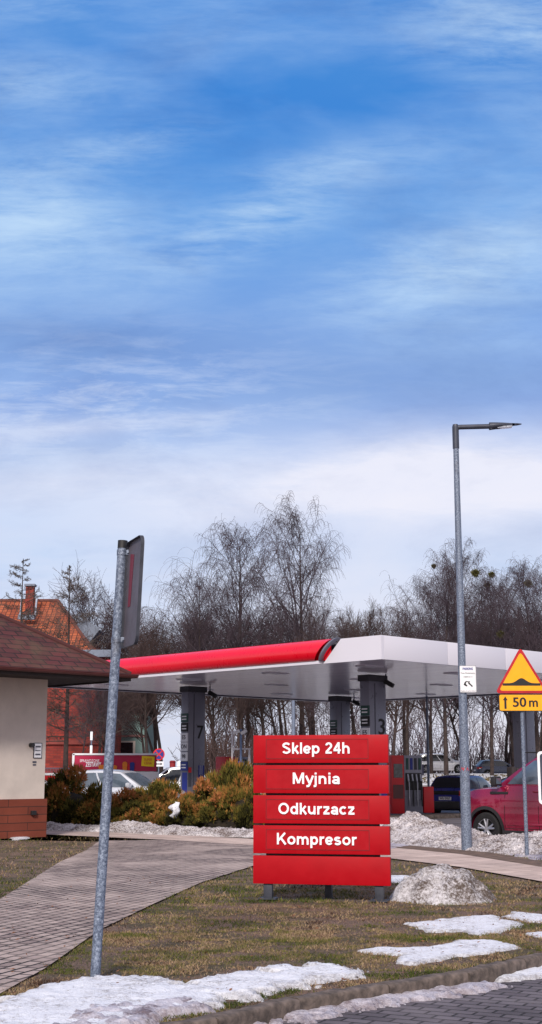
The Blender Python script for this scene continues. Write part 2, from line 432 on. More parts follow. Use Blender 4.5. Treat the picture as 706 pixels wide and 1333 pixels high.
# canopy axes (the forecourt grid runs at 45 degrees to the view)
U = Vector((-.70, .714, 0)).normalized(); V = Vector((.714, .70, 0)).normalized()

#======================================================================= GROUND
def smooth(a, b, x):
    t = max(0, min(1, (x - a) / (b - a))); return t * t * (3 - 2 * t)
# kerb line, near to right
KERB = [(-6.0, 5.6), (-3.0, 7.75), (-1.2, 9.02), G(250, 1333), G(350, 1306), G(470, 1287), G(595, 1268), G(706, 1243), (4.2, 14.9), (7.5, 18.4), (12.0, 23.0)]
def poly_side(x, y):
    """signed distance-ish to the kerb line: positive on the turf side"""
    best = 1e9; sgn = 1
    for a, b in zip(KERB[:-1], KERB[1:]):
        ax, ay = a; bx, by = b; dx, dy = bx - ax, by - ay; L = math.hypot(dx, dy)
        t = max(0, min(1, ((x - ax) * dx + (y - ay) * dy) / (L * L)))
        d = math.hypot(x - ax - t * dx, y - ay - t * dy)
        if d < best: best = d; sgn = 1 if (dx * (y - ay) - dy * (x - ax)) > 0 else -1
    return best * sgn
def terrain(x, y):
    z = smooth(66, 112, y) * 1.45 + smooth(115, 400, y) * .9
    return z
def sheet(name, xs, ys, zf, m, keep=None):
    P = [[(x, y, zf(x, y)) for x in xs] for y in ys]
    b = MB(); b.grid(P)
    if keep: b.f = [f for f in b.f if keep(*[sum(b.v[i][k] for i in f) / 4 for k in (0, 1)])]; b.uv = [None] * len(b.f)
    return b.build(name, m, smooth=60)
def gz(x, y):
    s = poly_side(x, y) if y < 26 and x > -8 and x < 14 else 5
    if s < 0.06: return -.30
    h = terrain(x, y)
    if 8 < y < 45: h += .012 * noise.noise((x * 1.7, y * 1.7, 0)) - .004
    return h
xs = [-900, -500, -250, -120, -70, -45, -30, -20, -14] + [x * .25 for x in range(-44, 53)] + [16, 22, 32, 45, 70, 120, 250, 500, 900]
ys = [-60, -20, -5, 2, 5] + [6 + .2 * k for k in range(0, 96)] + [25.5 + k * 1.0 for k in range(0, 20)] + [46 + 4 * k for k in range(0, 30)] + [180, 220, 280, 350, 450, 700, 1200, 2500]
tag(sheet('ground', xs, ys, gz, 'ground'), kind='structure')

def flat_poly(name, pts, z, m, kind='structure', sub=None):
    import bmesh
    bm = bmesh.new(); vs = [bm.verts.new((p[0], p[1], z)) for p in pts]; f = bm.faces.new(vs)
    if f.normal.z < 0: f.normal_flip()
    bmesh.ops.triangulate(bm, faces=bm.faces[:])
    me = bpy.data.meshes.new(name); bm.to_mesh(me); bm.free(); me.materials.append(MT[m])
    for p in me.polygons:
        pass
    o = bpy.data.objects.new(name, me); COL.objects.link(o)
    me.update()
    if me.polygons and me.polygons[0].normal.z < 0: me.flip_normals()
    return tag(o, kind=kind)
# road on the camera side of the kerb
flat_poly('road', [(-6, 5.4)] + [(x + .05, y - .08) for x, y in KERB[1:]] + [(30, 23), (30, -10), (-6, -10)], -.11, 'roadpave')
# kerb stones: each a thing in a row
def kerbstones():
    pts = [Vector((x, y, 0)) for x, y in KERB]
    L = [0]
    for a, b in zip(pts[:-1], pts[1:]): L.append(L[-1] + (b - a).length)
    def at(s):
        for i in range(len(pts) - 1):
            if s <= L[i + 1]:
                return pts[i].lerp(pts[i + 1], (s - L[i]) / (L[i + 1] - L[i]))
        return pts[-1]
    b = MB(); s = 0.0
    rnd = random.Random(3)
    while s < L[-1] - 1:
        a, c = at(s + .006), at(s + .994); mid = (a + c) / 2; d = (c - a)
        ang = math.atan2(d.y, d.x); n = Vector((-d.y, d.x, 0)).normalized()
        bb = MB()
        w, h = .15, .26; segs = 10
        P = []
        for k in range(segs + 1):
            x = -d.length / 2 + d.length * k / segs
            row = []
            for (yy, zz) in ((-w / 2, -h), (-w / 2, -.03), (-w / 2 + .012, -.008), (-w / 2 + .03, 0), (w / 2 - .02, 0), (w / 2, -.015), (w / 2, -h)):
                j = .014 * noise.noise((x * 9 + s * 3, yy * 30, zz * 30))
                row.append((x, yy + j, zz + j))
            P.append(row)
        bb.grid(P)
        for e in (0, -1): bb.quadf(P[e])
        o = bb.build('kerbstone', 'kerb', smooth=50)
        o.location = (mid.x, mid.y, .012 + rnd.uniform(-.006, .006)); o.rotation_euler = (rnd.uniform(-.01, .01), 0, ang)
        tag(o, 'weathered grey concrete kerbstone in the row between the turf and the paved road', 'kerbstone', 'kerbstones along the road')
        s += 1.0
kerbstones()
# diagonal brick path and cross walkway
path = [(-2.95, 5.5), (-2.60, 8.2), G(0, 1296), G(60, 1262), G(130, 1212), G(200, 1178), G(262, 1150), G(330, 1128), (.35, 28.2), (-.2, 32), (-2, 34), (-4.2, 33.6), G(112, 1108), G(78, 1123), G(0, 1172), (-4.4, 15), (-5.2, 11), (-6.5, 7)]
flat_poly('path', path, .016, 'pathpave')
walk = [(-16, 38.2), (-6.6, 37.2), (-2.5, 33.8), (-.2, 31.2), (1.2, 29.6), G(512, 1119), G(600, 1130), G(706, 1149), (5.6, 18.0), (8, 13),
        (11.4, 15.2), (8.4, 20.5), G(706, 1124), G(620, 1112), G(510, 1099), (1.2, 33.8), G(330, 1093), G(200, 1086), G(60, 1082), (-16, 42)]
flat_poly('walkway', walk, .020, 'walkpave')
flat_poly('forecourt_asphalt', [(-60, 47), (-8, 45.5), (0, 39), (3.0, 35.2), (5.2, 31.3), (9, 26.8), (16, 20), (60, 20), (60, 66), (-60, 66)], .012, 'asphalt')
# bare soil strip beside the walkway
flat_poly('soil_strip', [G(508, 1104), G(600, 1113), G(706, 1130), G(706, 1123), G(620, 1108), G(508, 1099)], .026, 'kerb')
MT['soil'] = mat('bare_soil', rgb(104, 84, 72), .95, var=.4, vs=5, bump=.8, bs=20)
bpy.data.objects['soil_strip'].data.materials[0] = MT['soil']

# ------------------------------------------------------------------ snow
def inside_dist(poly, x, y):
    n = len(poly); ins = False; best = 1e9
    for i in range(n):
        ax, ay = poly[i]; bx, by = poly[(i + 1) % n]
        if (ay > y) != (by > y) and x < (bx - ax) * (y - ay) / (by - ay) + ax: ins = not ins
        dx, dy = bx - ax, by - ay; l2 = dx * dx + dy * dy or 1e-9
        t = max(0, min(1, ((x - ax) * dx + (y - ay) * dy) / l2))
        best = min(best, math.hypot(x - ax - t * dx, y - ay - t * dy))
    return best if ins else -best
def snow_patch(name, poly, h, m, label, cat, z0=0.0, res=.05, edge=.12, rough=.35, freq=5, lump=0.0, lfreq=6, zf=None, group=None, holes=.0):
    x0, x1 = min(p[0] for p in poly) - .1, max(p[0] for p in poly) + .1; y0, y1 = min(p[1] for p in poly) - .1, max(p[1] for p in poly) + .1
    nx, ny = int((x1 - x0) / res) + 2, int((y1 - y0) / res) + 2
    idx = {}; v = []; ed = []; f = []
    def pt(i, j):
        if (i, j) in idx: return idx[(i, j)]
        x, y = x0 + i * res, y0 + j * res
        d = inside_dist(poly, x, y)
        q = noise.noise((x * freq, y * freq, 1.3)) * .6 + noise.noise((x * freq * 2.7, y * freq * 2.7, 4.3)) * .35
        d += (q + .5 * noise.noise((x * freq * 7, y * freq * 7, 6.3))) * rough * edge * 1.7 + .02
        if holes: d -= max(0, noise.noise((x * 2.1, y * 4.2, 9.1)) - .22) * holes
        k = smooth(0, edge, d)
        z = h * .7 * (k ** .6) * (1 + .35 * q)
        if lump and d > 0:
            z += lump * k * (noise.noise((x * lfreq, y * lfreq, 3)) + .55 * noise.noise((x * lfreq * 2.6, y * lfreq * 2.6, 5)) + .35 * noise.noise((x * lfreq * 6, y * lfreq * 6, 8)))
        if d <= 0: z = -.03
        r = len(v); v.append((x, y, (zf(x, y) if zf else z0) + z)); ed.append(1 - smooth(0, edge * 1.6, d)); idx[(i, j)] = (r, d); return idx[(i, j)]
    for i in range(nx):
        for j in range(ny):
            c = [pt(i, j), pt(i + 1, j), pt(i + 1, j + 1), pt(i, j + 1)]
            if max(q[1] for q in c) > 0: f.append(tuple(q[0] for q in c))
    me = bpy.data.meshes.new(name); me.from_pydata(v, [], f); me.update()
    a = me.attributes.new('edge', 'FLOAT', 'POINT'); a.data.foreach_set('value', ed)
    me.materials.append(MT[m]); me.polygons.foreach_set('use_smooth', [True] * len(me.polygons))
    import bmesh
    bm = bmesh.new(); bm.from_mesh(me)
    bmesh.ops.delete(bm, geom=[q for q in bm.verts if not q.link_faces], context='VERTS')
    bm.to_mesh(me); bm.free()
    o = bpy.data.objects.new(name, me); COL.objects.link(o)
    return tag(o, label, cat, group)
GP = lambda L, z=0: [G(x, y, z) for x, y in L]
def fore_z(x, y): return 0.01 if poly_side(x, y) > 0.02 else -.09 * smooth(.0, .2, -poly_side(x, y))
# long strip lying over the kerb, bottom left
snow_patch('snow_strip', GP([(-60, 1333), (0, 1306), (60, 1288), (130, 1276), (200, 1277), (250, 1283), (300, 1274), (350, 1263), (400, 1259), (478, 1266), (470, 1274), (420, 1280), (370, 1290), (335, 1298),
    (290, 1310), (240, 1322), (190, 1332), (120, 1350), (40, 1390), (-60, 1440)]), .05, 'snow', 'long white snow strip along the turf edge at bottom left', 'snow', res=.025, edge=.10, freq=4, zf=lambda x, y: .012, lump=.014, lfreq=5, rough=1.1, holes=1.1)
snow_patch('snow_strip', GP([(-60, 1470), (60, 1392), (130, 1362), (200, 1342), (250, 1326), (300, 1312), (350, 1301), (420, 1287), (520, 1276), (600, 1279), (655, 1284), (600, 1294), (560, 1304), (500, 1307), (440, 1316), (400, 1328), (340, 1334), (280, 1352), (180, 1400), (-60, 1540)], -.1), .05, 'snow_slush',
    'greyish slushy snow tongue lying on the road below the kerb', 'snow', res=.025, edge=.14, freq=3.5, zf=lambda x, y: -.10, lump=.018, lfreq=5, rough=.8, holes=.25)
snow_patch('snow_patch', GP([(110, 1316), (150, 1306), (200, 1306), (250, 1304), (270, 1310), (235, 1322), (200, 1330), (130, 1345), (60, 1368), (40, 1350)], .03), .045, 'snow_slush', 'grey trampled slush piled over the kerb at bottom left', 'snow', res=.025, edge=.1, freq=6, zf=lambda x, y: .02, lump=.035, lfreq=6, rough=.9, holes=.5)
snow_patch('snow_patch', GP([(630, 1268), (660, 1254), (700, 1246), (740, 1238), (780, 1240), (740, 1266), (706, 1272), (650, 1277)], -.1), .04, 'snow', 'white snow heaped on the road against the kerb at right edge', 'snow', res=.03, edge=.08, zf=lambda x, y: -.10, lump=.012)
snow_patch('snow_patch', GP([(468, 1238), (500, 1235), (540, 1236), (575, 1231), (600, 1225), (640, 1226), (676, 1234), (640, 1242), (590, 1246), (540, 1256), (515, 1254), (525, 1245), (490, 1242)]), .025, 'snow', 'ragged white snow patch on the turf nearest the kerb', 'snow', z0=.005, res=.03, edge=.07, rough=.6, lump=.008)
snow_patch('snow_patch', GP([(530, 1203), (570, 1199), (600, 1194), (640, 1193), (680, 1205), (650, 1212), (625, 1219), (600, 1213), (560, 1213), (545, 1208)]), .025, 'snow', 'thin broken snow patch in the middle of the right-hand turf', 'snow', z0=.005, res=.035, edge=.08, rough=.8, lump=.008)
snow_patch('snow_patch', GP([(655, 1193), (670, 1188), (706, 1191), (740, 1196), (720, 1202), (690, 1200)]), .02, 'snow', 'small snow patch crossing right edge level with the dirty mound foot', 'snow', z0=.005, res=.04, edge=.08, rough=.7)
snow_patch('snow_patch', GP([(684, 1216), (706, 1214), (730, 1218), (706, 1222)]), .02, 'snow', 'tiny snow scrap at right edge just above the kerb patch', 'snow', z0=.005, res=.03, edge=.05, rough=.7)
snow_patch('snow_patch', GP([(495, 1141), (530, 1141), (548, 1144), (530, 1149), (495, 1150)]), .02, 'snow', 'thin snow scrap between the red sign board and dirty mound', 'snow', z0=.012, res=.05, edge=.1)
snow_patch('snow_patch', GP([(8, 1089), (20, 1087), (38, 1088), (36, 1093), (18, 1094)]), .03, 'snow', 'small snow scrap on grass at the foot of the kiosk plinth', 'snow', z0=.02, res=.05, edge=.1)
# dirty mound beside the sign
def mound():
    cx, cy = 2.30, 18.55; v = []; f = []; n = 88; rx, ry, hh = .71, .64, .43
    b = MB(); P = []
    for i in range(n + 1):
        row = []
        for j in range(n + 1):
            x, y = -1.15 + 2.3 * i / n, -1.0 + 2.0 * j / n
            r = math.hypot(x / rx / 1.0, y / ry) + .12 * noise.noise((x * 3, y * 3, 2))
            skew = .08 * x
            k = max(0, 1 - (r / 1.02) ** 1.95) ** .95
            z = hh * k * (1 + .12 * noise.noise((x * 3.3, y * 3.3, 1)) - skew) if k > 0 else -.02
            if k > 0: z += min(1, k * 4) * (.085 * noise.noise((x * 4.5, y * 4.5, 4)) + .03 * abs(noise.noise((x * 11, y * 11, 14))) + .034 * noise.noise((x * 17, y * 17, 6)) + .02 * noise.noise((x * 46, y * 46, 7)))
            row.append((x, y, z))
        P.append(row)
    b.grid(P); b.f = [q for q in b.f if max(b.v[k][2] for k in q) > -.019]; b.uv = [None] * len(b.f)
    o = b.build('snow_mound', 'snow_dirty', smooth=80, loc=(cx, cy, 0))
    tag(o, 'rounded mound of dirty snow on the turf right of the red sign board', 'snow mound')
mound()
# gritty ploughed banks
def bank(name, line, m, label, wf=1.4, wb=.9, ns=150, nw=46, amp=.10, group=None):
    pts = [Vector((p[0], p[1], 0)) for p in line]; hs = [p[2] for p in line]; n = len(pts)
    P = []; edge = []
    for i in range(ns + 1):
        t = i / ns * (n - 1); k = min(int(t), n - 2); u = t - k
        c = pts[k].lerp(pts[k + 1], u); h = hs[k] * (1 - u) + hs[k + 1] * u
        d = (pts[min(k + 1, n - 1)] - pts[k]).normalized(); nr = Vector((d.y, -d.x, 0))   # to the camera side
        endk = min(1, min(i, ns - i) / (ns * .04))
        row = []
        for j in range(nw + 1):
            w = -1 + 2 * j / nw; off = w * (wf if w > 0 else wb)
            p = c + nr * off
            k2 = (1 - abs(w) ** (1.3 if w > 0 else 1.8)) * endk
            q = noise.noise((p.x * 1.3, p.y * 1.3, 2)) * .3 + 1
            z = h * k2 * q + min(1, k2 * 3) * amp * (noise.noise((p.x * 4, p.y * 4, 0)) * .6 + noise.noise((p.x * 9, p.y * 9, 3)) * .5 + noise.noise((p.x * 22, p.y * 22, 3)) * .35) - (1 - min(1, k2 * 8)) * .05
            row.append((p.x, p.y, z))
        P.append(row)
    o = MB().grid(P).build(name, m, smooth=80)
    return tag(o, label, 'snow bank', group)
bank('snow_bank', [(.4, 37.2, .25), (2.2, 35.4, .35), (3.35, 34.1, .62), (3.75, 33.2, .52), (4.4, 31.7, .36), (4.95, 30.5, .27), (5.55, 29.5, .38), (6.1, 28.7, .44), (7.4, 27.2, .4), (10, 24.6, .35)], 'snow_grit', 'long bank of gritty ploughed snow around the lamp post and red car', ns=420, nw=70)
snow_patch('snow_patch', GP([(506, 1106), (540, 1101), (600, 1104), (650, 1110), (720, 1121), (720, 1113), (650, 1100), (600, 1092), (506, 1094)]), .03, 'snow_slush', 'flat icy slush strip between the walkway and the gritty bank', 'snow', z0=.02, res=.07, edge=.25, rough=.8)
bank('snow_bank', [(-8.2, 40.2, .16), (-6.4, 39.6, .20), (-5.2, 39.0, .16), (-4.0, 38.2, .30), (-3.0, 37.2, .22), (-2.0, 36.4, .26), (-1.0, 35.9, .18), (0.2, 35.3, .34)], 'snow_grit', 'low ridge of old snow along the foot of the juniper shrubs', wf=.55, wb=.7, ns=260, nw=26, amp=.09)

# ------------------------------------------------------------------ grass
def grass():
    rs = np.random.RandomState(5)
    bl = []
    def add(n, ylo, yhi, hmin, hmax, w, xlo=-8, xhi=8, test=None):
        k = 0; tries = 0
        while k < n and tries < n * 8:
            tries += 1
            y = ylo + (yhi - ylo) * rs.rand() ** 1.25
            lim = .212 * y + .3
            x = rs.uniform(max(xlo, -lim), min(xhi, lim))
            if poly_side(x, y) < .1: continue
            if inside_dist(path, x, y) > -.03 + .10 * rs.rand() + .10 * noise.noise((x * 5, y * 5, 1)): continue
            if inside_dist(walk, x, y) > -.05: continue
            if noise.noise((x * 1.6, y * 2.6, 7)) + .5 * noise.noise((x * 5, y * 7, 2)) < -.10 and rs.rand() < .88: continue
            k += 1; bl.append((x, y, rs.uniform(hmin, hmax), w))
    add(52000, 9.3, 15, .006, .026, .0040)
    add(38000, 14, 22, .008, .030, .0055)
    add(9000, 18, 37, .015, .06, .010)
    add(1500, 9.3, 20, .02, .055, .004)
    n = len(bl); B = np.array(bl)
    a = rs.rand(n) * 2 * np.pi; lean = rs.rand(n) * 1.5 * B[:, 2]; b = rs.rand(n) * 2 * np.pi
    V3 = np.zeros((n, 3, 3))
    V3[:, 0, 0] = B[:, 0] - np.cos(a) * B[:, 3]; V3[:, 0, 1] = B[:, 1] - np.sin(a) * B[:, 3]
    V3[:, 1, 0] = B[:, 0] + np.cos(a) * B[:, 3]; V3[:, 1, 1] = B[:, 1] + np.sin(a) * B[:, 3]
    V3[:, 2, 0] = B[:, 0] + np.cos(b) * lean; V3[:, 2, 1] = B[:, 1] + np.sin(b) * lean
    V3[:, 2, 2] = B[:, 2]
    me = bpy.data.meshes.new('grass'); me.vertices.add(n * 3); me.vertices.foreach_set('co', V3.reshape(-1))
    me.loops.add(n * 3); me.loops.foreach_set('vertex_index', np.arange(n * 3)); me.polygons.add(n)
    me.polygons.foreach_set('loop_start', np.arange(n) * 3); me.update(calc_edges=True)
    tint = np.empty(n)
    for i in range(n):
        g = noise.noise((B[i, 0] * .9, B[i, 1] * .9, 11)) + .5 * noise.noise((B[i, 0] * 3, B[i, 1] * 3, 12))
        tint[i] = min(1, max(0, .50 - g * 1.05 + rs.normal() * .17))
    at = me.attributes.new('tint', 'FLOAT', 'FACE'); at.data.foreach_set('value', tint)
    me.materials.append(MT['blade']); o = bpy.data.objects.new('grass', me); COL.objects.link(o)
    tag(o, 'short dry olive and straw coloured winter grass on the turf', 'grass', kind='stuff')
    # dead leaves
    b = MB(); k = 0
    while k < 420:
        y = rs.uniform(9.5, 22); x = rs.uniform(-.21 * y, .21 * y)
        if poly_side(x, y) < .15: continue
        k += 1; s = rs.uniform(.012, .03); a = rs.uniform(0, 6.28); z = .025 + rs.rand() * .02
        ca, sa = math.cos(a), math.sin(a)
        b.quadf([(x + s * ca, y + s * sa, z + rs.uniform(-.01, .01)), (x - s * .5 * sa, y + s * .5 * ca, z), (x - s * ca, y - s * sa, z + .008), (x + s * .5 * sa, y - s * .5 * ca, z + rs.uniform(0, .012))])
    o = b.build('leaf_litter', mat('dead_leaf', rgb(120, 78, 50), .8, var=.5, vs=2)); tag(o, 'scattered dead brown leaves on turf and path', 'leaf litter', kind='stuff')
grass()

#======================================================================= SERVICE SIGN BOARD
def service_sign():
    Y = 18.35; yaw = R(-13)
    base = D(420, 1172, Y)
    r = empty('service_sign', (base[0], Y, 0), yaw, 'red five-panel board listing Sklep 24h, Myjnia, Odkurzacz and Kompresor, on grey posts', 'sign board')
    W = 1.85
    rows = [(957.0, 993.2, 'Sklep 24h', .925), (996.0, 1032.6, 'Myjnia', .64), (1035.4, 1072.0, 'Odkurzacz', 1.03), (1074.6, 1111.4, 'Kompresor', 1.08), (1114.2, 1151, None, 0)]
    Z = lambda py: D(420, py, Y)[2]
    for a, b, t, w in rows:
        z1, z0 = Z(a), Z(b); h = z1 - z0; zc = (z0 + z1) / 2
        p = MB().box((0, -.05, zc), (W, .10, h), bev=.006).build('panel', 'red_panel', r, smooth=40)
        p.rotation_euler.z = random.uniform(-.004, .004)
        if t:
            p['label'] = 'red panel reading ' + t
            cx = -.045; iw, ih = 1.40, h * .70
            e = MB()
            for (x, z, sx, sz) in ((cx, zc + ih / 2, iw, .007), (cx, zc - ih / 2, iw, .007), (cx - iw / 2, zc, .007, ih), (cx + iw / 2, zc, .007, ih)):
                e.box((x, -.1005, z), (sx, .006, sz))
            e.build('groove', 'red_rim', p)
            MB().box((cx, -.1005, zc), (iw - .012, .004, ih - .012)).build('insert', 'red_in', p)
            letters(t, .150, w, cx - .01, zc + .012, -.1035, p)
        else: p['label'] = 'blank red panel'
    zt = Z(957) - .02
    MB().box((-.0, .045, (zt + Z(1151)) / 2), (W - .30, .05, zt - Z(1151) - .04)).build('back_frame', 'dark_metal', r)
    for x in (-.73, .03, .77):
        MB().box((x, -.02 if x != .03 else .3, Z(1151) / 2 + .02), (.115 if x != .03 else .09, .10, Z(1151) + .08), bev=.006).build('post', 'dark_metal', r, smooth=40)
    for x in (-.73, .77):
        b = MB().box((x, -.02, .022), (.24, .22, .018))
        for sx in (-.09, .09):
            for sy in (-.08, .08): b.tube([(x + sx, -.02 + sy, .03), (x + sx, -.02 + sy, .05)], .009, 6)
        b.build('base_plate', 'dark_metal', r)
service_sign()

#======================================================================= LEANING POST
def leaning_post():
    b0 = Vector((*G(124, 1275), 0)); t0 = Vector(D(160, 706, 11.62))
    r = empty('sign_post', b0, 0, 'leaning galvanised tube post holding a dark sign plate edge-on', 'sign post')
    L = t0 - b0
    prof = [-.15, .0, .5, 1.5, 2.5, 3.3, 1.0]
    pts = [b0 * 0 + L * k for k in (-.05, 0, .25, .5, .75, .95, 1.0)]
    MB().tube(pts, .042, 24).build('pole', 'galv', r, smooth=40)
    MB().tube([L * .985, L * 1.004], [.0435, .0435], 24).build('cap', 'plastic_dark', r, smooth=40)
    zA, zB = D(165, 716, 11.6)[2], D(160, 836, 11.6)[2]
    xa = lambda z: L.x * z / L.z; ya = lambda z: L.y * z / L.z
    # plate: nearly edge-on, its near edge just beside the tube
    h = zA - zB + .12; zc = (zA + zB) / 2 - .0
    w = .52; ang = R(-69)
    pl = empty('sign_plate_frame', (0, 0, 0))
    bpy.data.objects.remove(pl)
    cx, cy = xa(zc) + .150, ya(zc) - .25
    poly = rrect(w, h, .085, 7)
    ca, sa = math.cos(ang), math.sin(ang)
    tilt = math.atan2(L.x, L.z) * .9
    def mp(p, t):   # p: in-plane (x,z), t: thickness offset along the normal
        x, y = p[0] * ca - t * -sa, p[0] * sa - t * ca
        z = zc + p[1]
        return (cx + x + (p[1]) * math.tan(tilt), cy + y, z)
    def mpn(p, t):
        nx, ny = sa, -ca                      # normal on the side that faces the tube and the camera
        return (cx + p[0] * ca + nx * t + p[1] * math.tan(tilt), cy + p[0] * sa + ny * t, zc + p[1])
    o = MB().prism(poly, lambda p: mpn(p, 0), lambda p: mpn(p, -.003)).build('sign_plate', mat('sign_back_grey', rgb(92, 86, 96), .55, .2, var=.15, vs=5), r)
    e = MB(); n = len(poly); P0 = []
    sc_ = 1 - .03
    rows = [[mpn(p, 0.001) for p in poly], [mpn(p, .028) for p in poly], [mpn((p[0] * (1 - .012), p[1] * (1 - .008)), .028) for p in poly], [mpn((p[0] * (1 - .012), p[1] * (1 - .008)), .001) for p in poly]]
    e.grid(rows, closed=True); e.build('folded_rim', 'dark_metal', r)
    b = MB(); b.prism([(-w * .30, -h * .12), (-w * .16, -h * .12), (-w * .08, h * .36), (-w * .30, h * .38)], lambda p: mpn(p, .002), lambda p: mpn(p, .004)); b.build('red_stripe', mat('faded_red_film', rgb(112, 18, 42), .5), r)
    for z in (zA - .02, zB + .02):
        m = MB()
        c = Vector((xa(z), ya(z), z))
        m.tube([c - Vector((0, 0, .025)), c + Vector((0, 0, .025))], .047, 20)
        m.box(c + Vector((.058, -.01, 0)), (.06, .03, .045), bev=.003)
        m.tube([c + Vector((.055, -.04, 0)), c + Vector((.055, .03, 0))], .010, 6)
        m.build('bracket', 'galv', r, smooth=40)
leaning_post()

#======================================================================= STREET LAMP
def street_lamp():
    x, y = G(608, 1105, .05)
    r = empty('street_lamp', (x, y, 0), 0, 'tall galvanised street lamp with a flat head on a short arm', 'street lamp')
    zt = D(593, 556, y)[2]
    MB().tube([(0, 0, -.2), (0, 0, .9), (0, 0, 4), (0, 0, zt - .45)], [.115, .112, .085, .062], 20).build('pole', 'galv', r, smooth=40)
    MT['lampdark'] = mat('dark_coated_steel', rgb(60, 64, 78), .5, .2, var=.15, vs=5)
    MB().tube([(0, 0, zt - .5), (0, 0, zt)], .075, 16).tube([(0, 0, zt), (0, 0, zt + .06)], [.075, .06], 16).build('sleeve', 'lampdark', r, smooth=40)
    x1 = D(640, 553, y)[0] - x
    MB().tube([(0, 0, zt - .02), (.1, 0, zt - .0), (x1 + .05, 0, zt + .02)], .056, 14).build('arm', 'lampdark', r, smooth=40)
    x2 = D(679, 551, y)[0] - x
    P = []
    for k in range(15):
        t = k / 14; xx = x1 - .05 + (x2 - x1 + .05) * t
        hw = .13 * math.sin(math.pi * min(1, t * 1.25 + .18)) ** .5 * (1 - .4 * t) if t < .82 else .13 * (1 - t) * 2.5 + .02
        th = .16 * (1 - t) ** .8 + .022; zc = zt + .02 + .05 * t
        P.append([(xx, hw * math.cos(a), zc + (th if math.sin(a) > 0 else th * (1.0 if t < .5 else .8)) * .5 * math.sin(a)) for a in [2 * math.pi * q / 16 for q in range(16)]])
    b = MB().grid(P, closed=True); b.quadf(P[0]); b.quadf(P[-1]); b.build('lamp_head', 'lampdark', r, smooth=50)
    MB().box(((x1 + x2) / 2 - .05, 0, zt - .005), (.34, .16, .03), ry=R(-5)).build('lens', 'lens', r)
    MB().tube([(x1 - .02, -.07, zt - .02), (x1 - .02, .07, zt - .02)], .035, 8).build('knuckle', 'lampdark', r, smooth=40)
    z = D(606, 1001, y)[2]
    b = MB(); b.tube([(0, 0, z - .035), (.0, 0, z + .035)], .104, 20, cap=False); o = b.build('tape_band', 'white_letter', r, smooth=40)
    b = MB()
    for s in (-.7, .5): b.prism([(s * .1 - .03, -.036), (s * .1 + .03, -.036), (s * .1 + .055, .036), (s * .1 - .005, .036)], lambda p: (p[0], -math.sqrt(max(.0, .1056 ** 2 - p[0] ** 2)), z + p[1]), lambda p: (p[0], -math.sqrt(max(0, .1070 ** 2 - p[0] ** 2)), z + p[1]))
    b.build('tape_stripe', 'red', o)
    # notice
    zt2, zb2 = D(609, 867, y)[2], D(609, 902, y)[2]
    xc = D(608.5, 885, y)[0] - .0; n = empty('parking_notice', (xc, y - .11, 0), R(-4), 'white rectangular parking notice with tow symbol fixed to the lamp post', 'notice')
    w, h, zc = .36, zt2 - zb2, (zt2 + zb2) / 2
    plate(MB(), rrect(w, h, .01, 2), 0, -.004, 0, zc).build('plate', 'white', n)
    for q in (.3, -.3): MB().box((0, .03, zc + h * q), (.2, .05, .03)).build('clamp', 'galv', n)
    f = MB()
    for (a, bz, sx, sz) in ((0, h / 2 - .006, w, .006), (0, -h / 2 + .006, w, .006), (-w / 2 + .004, 0, .006, h), (w / 2 - .004, 0, .006, h)): f.box((a, -.0055, zc + bz), (sx * .98, .003, sz))
    f.build('border', 'dark_metal', n)
    text('PARKING', .072, (0, -.006, zc + h * .38), n, 'blue', bold=.002, width=.22)
    text('Teren Monitorowany', .05, (0, -.006, zc + h * .22), n, 'black', width=.31)
    text('OBIEKTU 11', .045, (0, -.006, zc + h * .08), n, 'black', width=.19)
    text('Opłata za parkowanie', .03, (0, -.006, zc - h * .44), n, 'black', width=.32)
    g = MB()   # towed car pictogram
    def flat(P): g.prism(P, lambda p: (p[0], -.0045, zc - h * .17 + p[1]), lambda p: (p[0], -.008, zc - h * .17 + p[1]))
    flat([(-.10, -.02), (-.07, .04), (-.03, .062), (.0, .05), (.0, .035), (-.035, .04), (-.05, .0), (-.03, -.03), (-.01, -.05), (-.045, -.06)][::-1])
    flat([(-.0, .05), (.045, .05), (.02, .01), (.0, .02)]); flat([(.02, .03), (.10, -.05), (.085, -.075), (.04, -.03), (.0, .0)])
    g.build('tow_symbol', 'black', n)
street_lamp()

